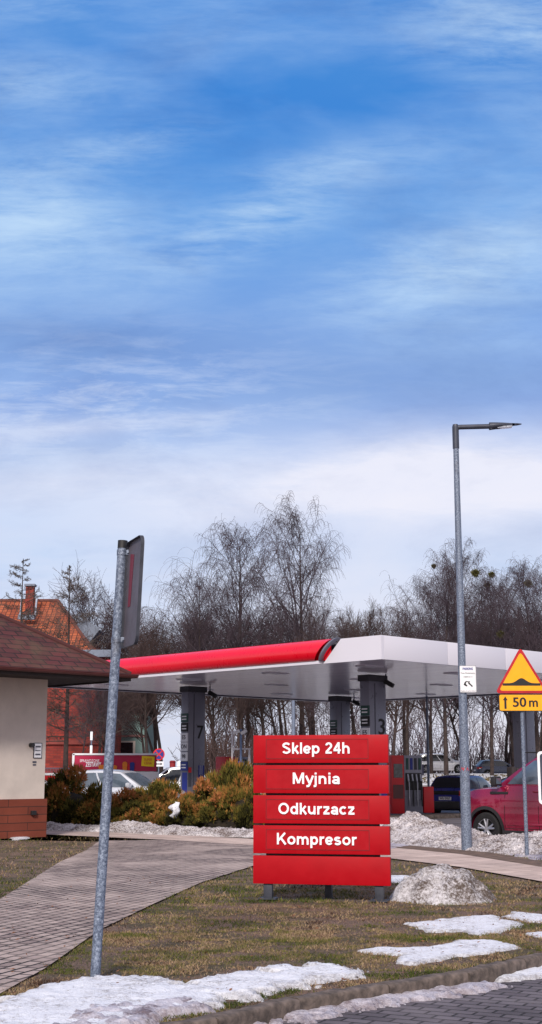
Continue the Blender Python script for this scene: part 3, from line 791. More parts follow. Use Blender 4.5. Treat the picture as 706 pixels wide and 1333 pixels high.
#======================================================================= SPEED BUMP WARNING SIGN
def warning_sign():
    Y = 27.6; X = D(683, 1000, Y)[0]
    r = empty('warning_sign', (X, Y, 0), 0, 'yellow triangular speed bump sign with 50 m plate beneath on a slim post', 'road sign')
    za, zb = D(684, 842, Y)[2], D(684, 902.5, Y)[2]
    MB().tube([(0, .06, -.2), (0, .06, za - .2)], .038, 16).build('post', 'galv', r, smooth=40)
    side = 1.10; hh = za - zb
    def tri(w, h, rad, zo=0):
        C = [Vector((0, h)), Vector((-w / 2, 0)), Vector((w / 2, 0))]; P = []
        for i in range(3):
            c = C[i]; a = (C[i - 1] - c).normalized(); b = (C[(i + 1) % 3] - c).normalized()
            d0, d1 = c + a * rad, c + b * rad
            for k in range(6):
                t = k / 5; P.append(((1 - t) ** 2 * d0 + 2 * t * (1 - t) * c + t * t * d1 + Vector((0, zo))))
        return P
    plate(MB(), tri(side, hh, .11), .004, -.004, 0, zb).build('triangle_plate', mat('red_rim_film', rgb(176, 10, 30), .4), r)
    plate(MB(), tri(side - .165, hh - .155, .08, .052), -.0045, -.0065, 0, zb).build('triangle_face', 'sign_amber', r)
    P = [(-.39, .0)]
    for k in range(25):
        x = -.39 + .78 * k / 24; P.append((x, .05 + .105 * math.exp(-(x / .125) ** 2)))
    P.append((.39, 0))
    plate(MB(), P, -.007, -.009, 0, zb + .155).build('bump_symbol', 'black', r)
    z1, z0 = D(684, 903.5, Y)[2], D(684, 926, Y)[2]; h = z1 - z0; zc = (z0 + z1) / 2
    x0 = D(649.5, 914, Y)[0] - X; w = 1.09; cx = x0 + w / 2
    plate(MB(), rrect(w, h, .04), .004, -.004, cx, zc).build('distance_plate', 'black', r)
    plate(MB(), rrect(w - .03, h - .03, .03), -.0045, -.0065, cx, zc).build('distance_face', 'sign_amber', r)
    ax = D(658, 914, Y)[0] - X
    plate(MB(), [(-.022, -.125), (.022, -.125), (.022, .05), (.05, .05), (0, .13), (-.05, .05), (-.022, .05)], -.007, -.009, ax, zc).build('arrow', 'black', r)
    text('50', .27, (D(676.5, 914, Y)[0] - X, -.0075, zc), r, 'black', bold=.005, width=.27)
    text('m', .27, (D(694.5, 914, Y)[0] - X, -.0075, zc - .0), r, 'black', bold=.005, width=.175)
    for z in (zb + .25, zc):
        MB().box((0, .03, z), (.5, .02, .04)).tube([(0, .06, z - .03), (0, .06, z + .03)], .046, 14).build('bracket', 'galv', r)
    # the next sign along, cut by the right edge: seen from its back
    Y2 = 25.0; z1, z0 = D(704, 978, Y2)[2], D(704, 1047, Y2)[2]; x0 = D(700, 1000, Y2)[0]
    w, h = .8, z1 - z0; q = empty('info_sign', (x0 + w / 2, Y2, 0), 0, 'rounded white-rimmed sign plate cut off by the right edge before the red car', 'road sign')
    plate(MB(), rrect(w, h, .07), .004, -.012, 0, (z0 + z1) / 2).build('plate', 'white', q)
    plate(MB(), rrect(w - .09, h - .09, .05), -.0125, -.0145, 0, (z0 + z1) / 2).build('face', mat('slate_face', rgb(56, 60, 76), .4), q)
    MB().tube([(0, .05, -.1), (0, .05, z1 - .05)], .038, 14).build('post', 'galv', q, smooth=40)
warning_sign()

#======================================================================= PETROL STATION CANOPY
N0 = Vector((*G(497, 858, 5.0), 5.0)); N0.z = 0
def cp(a, b, z): return N0 + U * a + V * b + Vector((0, 0, z))
CA, CB = 18.8, 18.8; ZS, ZF = 5.0, 5.73
def canopy():
    r = empty('station_canopy', N0 + U * 9.4 + V * 9.4, 0, 'large flat petrol station canopy with red rounded edge and grey columns', 'canopy')
    o = r.location
    def P(a, b, z): return cp(a, b, z) - o
    b = MB()
    b.quadf([P(.0, .0, ZS + .06), P(CA, 0, ZS + .06), P(CA, CB, ZS + .06), P(0, CB, ZS + .06)], [(0, 0), (CA, 0), (CA, CB), (0, CB)])
    b.build('soffit', 'soffit', r)
    b = MB(); b.quadf([P(.3, .3, ZF - .12), P(CA - .3, .3, ZF - .12), P(CA - .3, CB - .3, ZF - .12), P(.3, CB - .3, ZF - .12)]); b.build('deck', 'zinc', r)
    # fascia strips: right side (a=0), the short grey return (b=0, a<1.55), back sides
    cut = 1.62
    def strip(a0, b0, a1, b1, t=.12):
        m = MB(); d = (P(a1, b1, 0) - P(a0, b0, 0)); L = d.length; c = (P(a0, b0, 0) + P(a1, b1, 0)) / 2
        return c, L, math.atan2(d.y, d.x)
    def fascia(a0, b0, a1, b1, inward):
        c, L, ang = strip(a0, b0, a1, b1)
        m = MB()
        pan = 3.1; n = max(1, int(L / pan)); w = L / n
        d = Vector((math.cos(ang), math.sin(ang), 0))
        for k in range(n):
            cc = c + d * (-L / 2 + w * (k + .5)) + inward * .06
            m.box((cc.x, cc.y, (ZS + ZF) / 2), (w - .022, .12, ZF - ZS), rz=ang, bev=.008)
        m.build('fascia', 'fascia', r, smooth=40)
        cc = c + inward * .075
        MB().box((cc.x, cc.y, (ZS + ZF) / 2), (L - .02, .10, ZF - ZS - .03), rz=ang).build('fascia_backing', 'column_dark', r)
    fascia(0, .12, 0, CB, U); 
    m = MB(); m.prism([(.0, ZS), (2.42, ZS), (1.66, ZF), (.0, ZF)], lambda p: P(p[0], 0, p[1]), lambda p: P(p[0], .12, p[1])); m.build('fascia_return', 'fascia', r)
    fascia(CA, .12, CA, CB, -U); fascia(.12, CB, CA - .12, CB, -V)
    # red bull-nose on the b=0 side
    prof = []
    for k in range(13):
        t = k / 12; a = R(-52 + 142 * t)
        prof.append((.36 * math.cos(a) - .14, .375 * math.sin(a)))
    zmid = ZS + .39
    def nose(a0, a1, slant0, m, name, dz=0, grow=0, parent=r):
        rows = []
        n = max(1, int((a1 - a0) / 2.4))
        for k in range(n + 1):
            a = a0 + (a1 - a0) * k / n; row = []
            for (q, z) in prof:
                s = slant0 * (.5 - z / .66) * (1 if k == 0 else (1 if name == 'end_trim' else 0))
                row.append(P(a + s, -(q + grow), zmid + z * (1 + grow * 1.5)))
            row.append(P(a + slant0 * 0 * (k == 0), .05, zmid + .37)); row.append(P(a, .05, ZS + .10))
            rows.append(row)
        MB().grid(rows, closed=True).build(name, m, parent, smooth=50)
    cut = 2.0
    nose(cut + .12, CA, .62, 'fascia_red', 'red_bullnose')
    rows = []
    for k, da in enumerate((-.02, .05)):
        rows.append([P(cut + .04 + da + .62 * (.5 - z / .66) - .15, -(q + .03), zmid + z * 1.07) for q, z in prof])
    rows.insert(0, [P(cut + .04 - .02 + .62 * (.5 - z / .66) - .15, -(q - .14), zmid + z * .95) for q, z in prof])
    rows.append([P(cut + .04 + .05 + .62 * (.5 - z / .66) - .15, -(q - .12), zmid + z * .95) for q, z in prof])
    MB().grid(rows).build('end_trim', 'column', r, smooth=50)
    # light lip under the red nose
    m = MB(); d = P(CA, 0, 0) - P(cut, 0, 0); c = (P(cut + .5, .02, 0) + P(CA, .02, 0)) / 2
    m.box((c.x, c.y, ZS + .05), (d.length - .5, .16, .10), rz=math.atan2(d.y, d.x)); m.build('lower_lip', 'fascia', r)
    # light fittings in the soffit
    for a in (2.6, 7, 11.6, 16):
        for bb in (2.4, 7, 11.7, 16.4):
            c = P(a, bb, ZS + .045); MB().box((c.x, c.y, c.z), (.9, .45, .03), rz=R(45)).build('soffit_light', 'fascia', r)
    # columns
    w1, w2 = .42, .90
    tilt = math.atan2(V.y, V.x)
    cols = {(4.75, 5.0): '3', (14.1, 4.8): '7', (14.8, 14.2): None, (4.8, 14.1): None}
    for (a, bb), num in cols.items():
        c = P(a, bb, 0)
        cr = MB().box((c.x, c.y, ZS / 2), (w2, w1, ZS - .0), rz=tilt, bev=.02).build('column', 'column', r, smooth=40)
        def L(x, y, z): return c + V * x + U * y + Vector((0, 0, z))     # x along V, y along U
        q = L(0, 0, ZS - .12); MB().box(q, (w2 + .10, w1 + .10, .22), rz=tilt).build('collar', 'column_cap', cr)
        q = L(-.14, -w1 / 2 - .004, ZS / 2 - .1); MB().box(q, (.045, .012, ZS - .4), rz=tilt).build('groove', 'column_dark', cr)
        # number on the right-hand face (normal -U)
        if num: text(num, .78 if num != '7' else .74, L(.20, -w1 / 2 - .006, 3.17) , cr, 'black', rot=(math.pi / 2, 0, tilt), bold=.006, width=.33)
        # lower blue decals on the right face
        q = L(.27, -w1 / 2 - .005, 1.15); MB().box(q, (.30, .01, 1.5), rz=tilt).build('blue_decal', 'blue', cr)
        for k in (-.07, .03): q = L(.27 + k, -w1 / 2 - .009, 1.72); MB().box(q, (.02, .006, .36), rz=tilt).build('decal_stripe', 'white', cr)
        q = L(-.33, -w1 / 2 - .005, 1.45); MB().box(q, (.16, .012, .75), rz=tilt).build('notice_board', 'column_dark', cr)
        q = L(-.33, -w1 / 2 - .011, 1.72); MB().box(q, (.15, .012, .20), rz=tilt).build('red_notice', 'red', cr)
        # plaques standing off the left-hand face (normal -V)
        if (a, bb) == (4.8, 14.1): continue
        x = -w2 / 2 - .05
        for k, (z, mm) in enumerate(((3.75, 'dgreen'), (3.38, 'black'), (2.98, 'white'), (2.62, 'white'), (2.24, 'white'), (1.87, 'blue'))):
            q = L(x, -.06, z); pq = MB().box(q, (.05, .40, .34), rz=tilt, bev=.004).build('plaque', mm, cr)
            if mm in ('white',): text(['E5', 'ON', '98'][k - 2], .22, L(x - .029, -.06, z), pq, 'dark_metal', rot=(math.pi / 2, 0, tilt - math.pi / 2), bold=.004)
            else:
                for dz in (-.06, .05): q = L(x - .028, -.06, z + dz); MB().box(q, (.006, .26, .045), rz=tilt).build('plaque_stripe', 'white', pq)
        q = L(-w2 / 2 - .005, -.05, .95); MB().box(q, (.012, .30, 1.35), rz=tilt).build('side_decal', 'blue', cr)
    # security cameras under the soffit
    for (a, bb, da, lab) in ((4.8, 4.8, .1, 'dark security camera under the near canopy corner, pointing right'), (14.1, 4.8, .1, 'dark security camera under the canopy beside column 7'), (14.8, 14.2, .1, 'smaller-looking dark security camera by the rear column just above the red board')):
        p = cp(a, bb, 0) + V * .62 + U * (-.3)
        s = empty('security_camera', (p.x, p.y, ZS + .05), 0, lab, 'security camera')
        MB().tube([(0, 0, 0), (0, 0, -.26)], .025, 8).build('bracket', 'dark_metal', s)
        MB().box((.10, -.06, -.34), (.38, .15, .15), rz=R(-30), ry=R(28), bev=.02).build('housing', 'plastic_dark', s)
canopy()

#======================================================================= FUEL DISPENSERS
def island(a, b, la, lb):
    m = MB(); c = cp(a, b, 0); t = math.atan2(V.y, V.x)
    m.box((0, 0, .0), (lb, la, .30), bev=.05)
    o = m.build('pump_island', 'kerb', smooth=40, loc=(c.x, c.y, 0), rz=t); return o
tag(island(4.8, 6.6, 1.3, 6.4), 'low concrete pump island by column 3 and the four-hose dispenser', 'kerb island')
tag(island(14.1, 6.6, 1.3, 6.4), 'low concrete pump island by column 7', 'kerb island')
tag(island(4.8, 15.0, 1.3, 5.0), 'low concrete pump island at the far right column', 'kerb island')
def dispenser(loc, rz, label):
    r = empty('fuel_dispenser', loc, rz, label, 'fuel dispenser', 'fuel dispensers on the islands')
    MB().box((-.45, 0, 1.06), (.50, .62, 2.1), bev=.03).build('cabinet', 'red', r, smooth=40)
    MB().box((-.45, -.316, 1.55), (.36, .012, .5)).build('display', 'glass', r)
    MB().box((-.45, -.316, .80), (.42, .012, .5)).build('lower_panel', 'fascia_brown', r)
    MB().box((.20, 0, 1.06), (.74, .50, 2.1), bev=.02).build('hose_tower', 'column', r, smooth=40)
    MB().box((.20, -.256, 1.16), (.66, .012, .62)).build('nozzle_bay', 'plastic_dark', r)
    for k in range(4):
        x = -.05 + k * .17
        MB().box((x, -.262, 1.80), (.10, .02, .42)).build('grade_strip', ['dgreen', 'blue', 'column_cap', 'dgreen'][k], r)
        nz = MB().box((x, -.30, 1.30), (.06, .09, .26), rx=R(-18), bev=.01).build('nozzle', 'steel', r)
        MB().tube([(x, -.29, 1.38), (x + .02, -.36, 1.1), (x + .02, -.36, .5), (x + .04, -.33, .28), (x + .06, -.29, .5), (x + .06, -.27, 1.0)], .022, 6).build('hose', 'plastic_dark' if k % 2 else 'steel', r)
    MB().box((.82, 0, .50), (.42, .5, .95), bev=.03).build('side_cabinet', 'red', r, smooth=40)
    return r
tilt = math.atan2(V.y, V.x)
p = D(529, 1055, 50.3); d1 = dispenser((p[0], 50.3, .14), R(20), 'red fuel dispenser with four hoses right of column 3')
def place_copy(src, loc, rz, label):
    c = copy_tree(src); c.location = loc; c.rotation_euler.z = rz; c['label'] = label; return c
q = cp(14.1, 7.0, .14); place_copy(d1, q, tilt, 'red fuel dispenser half hidden by the sign board, beyond column 7')
q = cp(4.8, 15.4, .14); place_copy(d1, q, tilt, 'red fuel dispenser behind the far right column and red car')

#======================================================================= CARS
def make_car(name, label, loc, yaw, paint, L=4.2, W=1.78, Hh=1.5, zb=.95, hood=.98, cowl=.92, xb=(-2.0, .95), xr=(-1.55, .15), wheel=.33, ax=(-1.25, 1.28), sill=.22, trim=None, group=None, plate_txt=None, glass='glass', glass_side='glass', suv=False, nwin=2):
    r = empty(name, loc, yaw, label, 'car', group)
    ra = wheel + (.07 if suv else .055); W2 = W / 2
    def ztop(x):
        f = xb[1]
        if x > f:
            t = (x - f) / (L / 2 - f); return hood + (cowl + .06 - hood) * 0 - .0 + (-.05 * t - (.22) * t ** 4) + (0)
        return zb + (hood - zb) * smooth(f - .3, f, x) + .0
    def zlow(x):
        z = sill
        if x > L / 2 - .35: z += .10 * ((x - L / 2 + .35) / .35)
        if x < -L / 2 + .3: z += .12 * ((-L / 2 + .3 - x) / .3)
        for a in ax:
            if abs(x - a) < ra: z = max(z, wheel + math.sqrt(ra * ra - (x - a) ** 2))
        return z
    def plan(x):
        e = L / 2; k = 1.0
        for s, ln in ((1, .75), (-1, .45)):
            d = e - s * x
            if d < ln: k = min(k, (1 - (1 - d / ln) ** (2.6 if s > 0 else 3)) ** .42 * .36 + .64)
        return k
    def side(x, z):
        zt, zl = ztop(x), sill; t = max(0, min(1, (z - zl) / (zt - zl)))
        return W2 * plan(x) * (.93 + .07 * math.sin(math.pi * (t * .75 + .22)) - .055 * max(0, t - .8) / .2 - .03 * max(0, .2 - t) / .2 + (.012 if abs(t - .66) < .03 else 0))
    xsn = sorted(set([round(-L / 2 + L * k / 60, 4) for k in range(61)] + [round(a + s * ra * q, 4) for a in ax for s in (-1, 1) for q in (.3, .6, .8, .92, .985, 1.0, 1.001)] + [L / 2 - .03, -L / 2 + .03, L / 2 - .1, -L / 2 + .1]))
    P = []; K = 9
    for x in xsn:
        zl, zt = zlow(x), ztop(x); row = []
        ends = .03 if abs(x) > L / 2 - .02 else 0
        for s in (-1, 1):
            part = []
            for k in range(K + 1):
                z = zl + (zt - .0 - zl) * k / K
                part.append((x, s * side(x, z), z))
            wt = side(x, zt); part.append((x, s * wt * .90, zt + .028)); part.append((x, s * wt * .5, zt + .05))
            row += part if s < 0 else part[::-1]
        P.append([row[0]] + row[1:len(row) // 2] + [(x, 0, zt + .058)] + row[len(row) // 2:])
    b = MB(); b.grid(P, closed=True); b.quadf(P[0]); b.quadf(P[-1])
    body = b.build('body', paint, r, smooth=42)
    # greenhouse
    wb, wr = side((xb[0] + xb[1]) / 2, zb) * .96, W2 * .72
    z0, z1 = zb + .0, Hh
    def gb(s, t):  # s 0 rear .. 1 front, t 0 belt .. 1 roof, half width
        x = (xb[0] + (xb[1] - xb[0]) * s) * (1 - t) + (xr[0] + (xr[1] - xr[0]) * s) * t
        bul = 1 - .05 * (2 * s - 1) ** 4
        zz = z0 + (z1 - z0 - .06 * (2 * s - 1) ** 2 * t) * t
        w = (wb * (1 - t) + wr * t + .035 * math.sin(math.pi * t)) * (1 - .10 * max(0, 2 * s - 1) ** 4 - .05 * max(0, 1 - 2 * s) ** 4)
        return x, w, zz
    ss = [k / 12 for k in range(13)]; ts = [0, .2, .4, .6, .8, .93, 1]
    b = MB()
    for sg in (-1, 1):
        b.grid([[(gb(s, t)[0], sg * gb(s, t)[1], gb(s, t)[2]) for s in ss] for t in ts])
    top = []
    for s in ss:
        x, w, z = gb(s, 1); top.append([(x, w * q, z + .05 * (1 - q * q) ** .8) for q in (-1, -.85, -.6, -.3, 0, .3, .6, .85, 1)])
    b.grid(top)
    def endsurf(s, t, q, off=0):
        x, w, z = gb(s, t); bow = .16 * (1 - abs(q) ** 2.4) * (1 if s > .5 else -.5)
        return (x + bow * (1 - t) * .9 + off * (1 if s > .5 else -1), w * q, z + .05 * (1 - q * q) ** .8 * t + off * .6)
    for s in (0, 1): b.grid([[endsurf(s, t, q) for q in (-1, -.85, -.6, -.3, 0, .3, .6, .85, 1)] for t in ts])
    b.build('cabin', paint, r, smooth=42)
    # side windows
    def sidewin(s0, s1, t0, t1, sg):
        rows = []
        for t in np.linspace(t0, t1, 5):
            row = []
            for k in range(7):
                s = s0[0] + (s1[0] - s0[0]) * k / 6; s_ = s0[1] + (s1[1] - s0[1]) * k / 6
                f = (t - t0) / (t1 - t0); sq = s * (1 - f) + s_ * f
                x, w, z = gb(sq, t); row.append((x, sg * (w + .008), z))
            rows.append(row)
        MB().grid(rows).build('side_window', glass_side, r, smooth=60)
    cuts = [(.06, .05), (.30, .30), (.33, .33), (.62, .60), (.645, .625), (.93, .95)] if nwin == 3 else [(.10, .10), (.50, .48), (.53, .51), (.93, .95)]
    for sg in (-1, 1):
        for k in range(0, len(cuts), 2): sidewin(cuts[k], cuts[k + 1], .06, .87, sg)
    for s, nm in ((0, 'rear_window'), (1, 'windscreen')):
        MB().grid([[endsurf(s, t, q, .008) for q in (-.9, -.6, -.3, 0, .3, .6, .9)] for t in (.05 if s else .12, .3, .6, .88)]).build(nm, glass, r, smooth=60)
    # wheels
    for a in ax:
        for sg in (-1, 1):
            w = wheel; y0, y1 = sg * (W2 - .21), sg * (W2 - .005)
            n = 28; prof = [(.62, y1 - sg * .02), (.70, y1 - sg * .005), (.92, y1), (.985, y1 - sg * .02), (1, y1 - sg * .05), (1, y0)]
            rows = [[(a + w * q * math.cos(2 * math.pi * i / n), y, w + w * q * math.sin(2 * math.pi * i / n)) for i in range(n)] for q, y in prof]
            ty = MB().grid(rows, closed=True).build('wheel', 'tyre', r, smooth=40)
            rm = MB(); yy = y1 - sg * .03
            ring = [[(a + w * q * math.cos(2 * math.pi * i / n), y, w + w * q * math.sin(2 * math.pi * i / n)) for i in range(n)] for q, y in ((.66, yy), (.60, yy), (.58, yy - sg * .04))]
            rm.grid(ring, closed=True)
            for k in range(5):
                for dd in (-.13, .13):
                    a0 = R(90 + 72 * k) ; a1 = a0 + dd * 1.6
                    c0 = Vector((a + w * .12 * math.cos(a0), yy - sg * .02, w + w * .12 * math.sin(a0))); c1 = Vector((a + w * .62 * math.cos(a1), yy - sg * .002, w + w * .62 * math.sin(a1)))
                    rm.tube([c0, c1], [.032, .02], 6)
            rm.tube([(a, yy - sg * .03, w), (a, yy + sg * .005, w)], w * .15, 10)
            rm.build('rim', 'rim', ty, smooth=40)
            MB().grid([[(a + w * q * math.cos(2 * math.pi * i / n), yy - sg * .07, w + w * q * math.sin(2 * math.pi * i / n)) for i in range(n)] for q in (.64, .02)], closed=True).build('brake_disc', 'plastic_dark', ty)
            # arch liner or trim
            rows = []
            for q, o2 in ((0, -.05), (0, .012), (1, .012), (1, -.05)):
                row = []
                for i in range(23):
                    an = R(-8 + 196 * i / 22); rr = ra + q * (.075 if suv else .012) - .004
                    X = a + rr * math.cos(an); Zz = wheel + rr * math.sin(an)
                    row.append((X, sg * (side(min(L / 2 - .02, max(-L / 2 + .02, X)), Zz) + o2), Zz))
                rows.append(row)
            MB().grid(rows).build('arch_trim', 'plastic_dark', r, smooth=40)
    MB().box(((ax[0] + ax[1]) / 2, 0, sill + .03), (ax[1] - ax[0] - 2 * ra, W - .05, .10), bev=.02).build('sill_trim', 'plastic_dark' if suv else paint, r)
    MB().box((0, 0, .30), (L - .7, W - .45, .22)).build('underbody', 'plastic_dark', r)
    # lamps, bumpers, plates
    def endpatch(s, y0, y1, z0_, z1_, m, nm, wrap=.0, off=.012):
        rows = []
        for z in np.linspace(z0_, z1_, 5):
            row = []
            for k in range(9):
                y = y0 + (y1 - y0) * k / 8
                # find x on the body end at half width y
                lo, hi = L / 2 - .42, L / 2
                for _ in range(14):
                    mid = (lo + hi) / 2
                    if side(s * mid, z) > abs(y): lo = mid
                    else: hi = mid
                x = s * (lo + off * .8); 
                row.append((x, y * (1 + .006), z))
            rows.append(row)
        return MB().grid(rows).build(nm, m, r, smooth=50)
    we = side(L / 2 - .02, .6)
    for sg in (-1, 1):
        endpatch(1, sg * we * .80, sg * W2 * .97, hood - .33, hood - .19, 'lens', 'headlight')
        endpatch(-1, sg * we * .86, sg * W2 * .965, zb - .22, zb - .04, 'tail', 'tail_light')
    MB().box((L / 2 - .02, 0, .42), (.10, we * 1.7, .26), bev=.03).build('front_grille', 'plastic_dark', r, smooth=40)
    MB().box((-L / 2 + .03, 0, .40), (.14, we * 1.85, .30), bev=.04).build('rear_bumper', 'plastic_dark' if trim else paint, r, smooth=40)
    if trim:
        MB().box((-L / 2 + .02, 0, zb - .12), (.08, we * 1.8, .15), bev=.02).build('tail_trim', 'black', r, smooth=40)
        MB().box((-L / 2 - .01, 0, .52), (.05, we * 1.3, .025), bev=.005).build('chrome_strip', 'steel', r)
    pl = MB().box((-L / 2 - .028, 0, zb - .33), (.02, .52, .12)).build('licence_plate', 'white', r)
    if plate_txt: text(plate_txt, .12, (-L / 2 - .040, 0, zb - .33), pl, 'black', rot=(math.pi / 2, 0, -math.pi / 2), width=.44, bold=.002)
    # mirrors
    xm = xb[1] - (.12 if suv else .42)
    for sg in (-1, 1):
        m = MB(); yb = side(xm, zb) + .12
        hz = zb + .11
        m.box((xm, sg * (yb + .02), hz), (.15, .27, .21) if suv else (.15, .23, .17), bev=.045); m.tube([(xm, sg * (yb - .16), zb + .02), (xm, sg * (yb - .05), hz - .05)], .03, 6)
        mr = m.build('mirror', 'plastic_dark' if (trim or suv) else paint, r, smooth=50)
        MB().box((xm - .078, sg * (yb + .02), hz), (.006, .18, .13)).build('mirror_glass', 'glass_l', mr)
    # door seams and handles
    def seam(pts, m='black', w=.006, off=.004, name='door_seam'):
        b = MB()
        for sg in (-1, 1):
            rows = [[], []]
            for (x, z) in pts:
                rows[0].append((x - w, sg * (side(x, z) + off), z + w * .3)); rows[1].append((x + w, sg * (side(x, z) + off), z - w * .3))
            b.grid(rows)
        return b
    sx = [ax[1] - ra - .10, (ax[0] + ax[1]) / 2 - .12, ax[0] + ra * .75]
    for sg in (-1, 1):
        b = MB()
        for x in sx[:2]:
            b.grid([[(x - .006, sg * (side(x, z) + .004), z) for z in np.linspace(sill + .1, zb - .01, 10)], [(x + .006, sg * (side(x, z) + .004), z) for z in np.linspace(sill + .1, zb - .01, 10)]])
        xsq = np.linspace(ax[0] + ra + .04, sx[0], 12)
        b.grid([[(x, sg * (side(x, sill + .12) + .004), sill + .115) for x in xsq], [(x, sg * (side(x, sill + .12) + .004), sill + .125) for x in xsq]])
        b.build('door_seam', 'black', r)
        for x in (sx[0] - .85, sx[1] - .78):
            if x > ax[0] - .1: MB().box((x, sg * (side(x, zb - .12) + .014), zb - .12), (.19, .03, .035), bev=.008).build('door_handle', paint, r, smooth=40)
    return r, side, dict(L=L, W=W)

# cherry SUV at right: parallel to the canopy edge, front wheel at px 632
ang = math.atan2(U.y, U.x)
wh = Vector((4.97, 31.7, 0)); fwd = Vector((math.cos(ang), math.sin(ang), 0)); left = Vector((-fwd.y, fwd.x, 0))
# front-left wheel (local ax1, +W/2) sits at wh
sx_ = 1.36; sw = .97
orig = wh - fwd * sx_ - left * sw
suv, sside, _ = make_car('parked_suv', 'cherry red SUV parked behind the snow bank, cut by the right edge', (orig.x, orig.y, -.02), ang, 'carred', L=4.45, W=1.96, Hh=2.07, zb=1.37, hood=1.31, cowl=1.2, xb=(-2.1, 1.12), xr=(-1.9, .12), wheel=.385, ax=(-1.36, 1.36), sill=.30, suv=True, glass='glass', glass_side='glass_l', nwin=3)
for s in (1, -1):
    MB().box((.98, s * (sside(.98, 1.21) + .012), 1.21), (.50, .03, .06), bev=.012).build('side_vent', 'plastic_dark', suv, smooth=40)
    MB().box((-.2, s * (sside(-.2, .52) + .004), .52), (1.9, .02, .05), bev=.008).build('side_moulding', 'carred', suv, smooth=40)
MB().box((-.15, 0, 2.13), (1.5, 1.1, .02)).build('roof_panel', 'black', suv)
# navy hatchback refuelling: rear three-quarter view
bang = R(57)
p = D(583, 1050, 52.2)
make_car('parked_car', 'navy blue hatchback seen from behind at the pump island', (p[0] + 1.0, 53.9, 0), bang, 'carblue', L=3.95, W=1.75, Hh=1.5, zb=.98, hood=.98, xb=(-1.9, 1.0), xr=(-1.5, .25), wheel=.31, ax=(-1.25, 1.25), trim=True, group=None, plate_txt='WU 5957', glass='glass', glass_side='glass_l')
# silver estate car behind the shrubs, facing right and a little to the camera
p = D(178, 1040, 47.5)
make_car('parked_car', 'silver grey car parked behind the juniper shrubs at left', (p[0] - .55, 48.4, .14), R(-24), 'carsilver', L=4.5, W=1.8, Hh=1.56, zb=.95, hood=.98, xb=(-2.1, 1.15), xr=(-1.7, .2), wheel=.32, ax=(-1.35, 1.35), glass='glass_l', glass_side='glass_l')
p = D(575, 1000, 118)
make_car('parked_car', 'white estate car on the raised ground beyond the station', (p[0], 118, terrain(0, 118) + .05), R(-3), 'carwhite', L=4.7, W=1.85, Hh=1.62, zb=.95, hood=1.0, xb=(-2.2, 1.2), xr=(-1.8, .3), wheel=.34, ax=(-1.4, 1.4), nwin=3)
p = D(652, 1000, 120)
make_car('parked_car', 'slate blue car in front of the far trees', (p[0], 121, terrain(0, 121) - .35), R(8), 'cardark', L=4.4, W=1.8, Hh=1.5, wheel=.32, ax=(-1.3, 1.3), xb=(-2.05, 1.1), xr=(-1.6, .2))
p = D(222, 1003, 74)
make_car('parked_car', 'silver car far behind column 7 at the station edge', (p[0], 74, terrain(0, 74) + .0), R(186), 'carsilver', L=4.3, W=1.8, Hh=1.75, wheel=.32, ax=(-1.3, 1.3), xb=(-2.05, 1.1), xr=(-1.6, .2))
p = D(655, 1018, 66)
make_car('parked_car', 'dark car just visible past the navy hatchback windscreen', (p[0] + .6, 66, 0), R(200), 'cardark', L=4.3, W=1.8, Hh=1.42, wheel=.32, ax=(-1.3, 1.3), xb=(-2.05, 1.1), xr=(-1.6, .2))

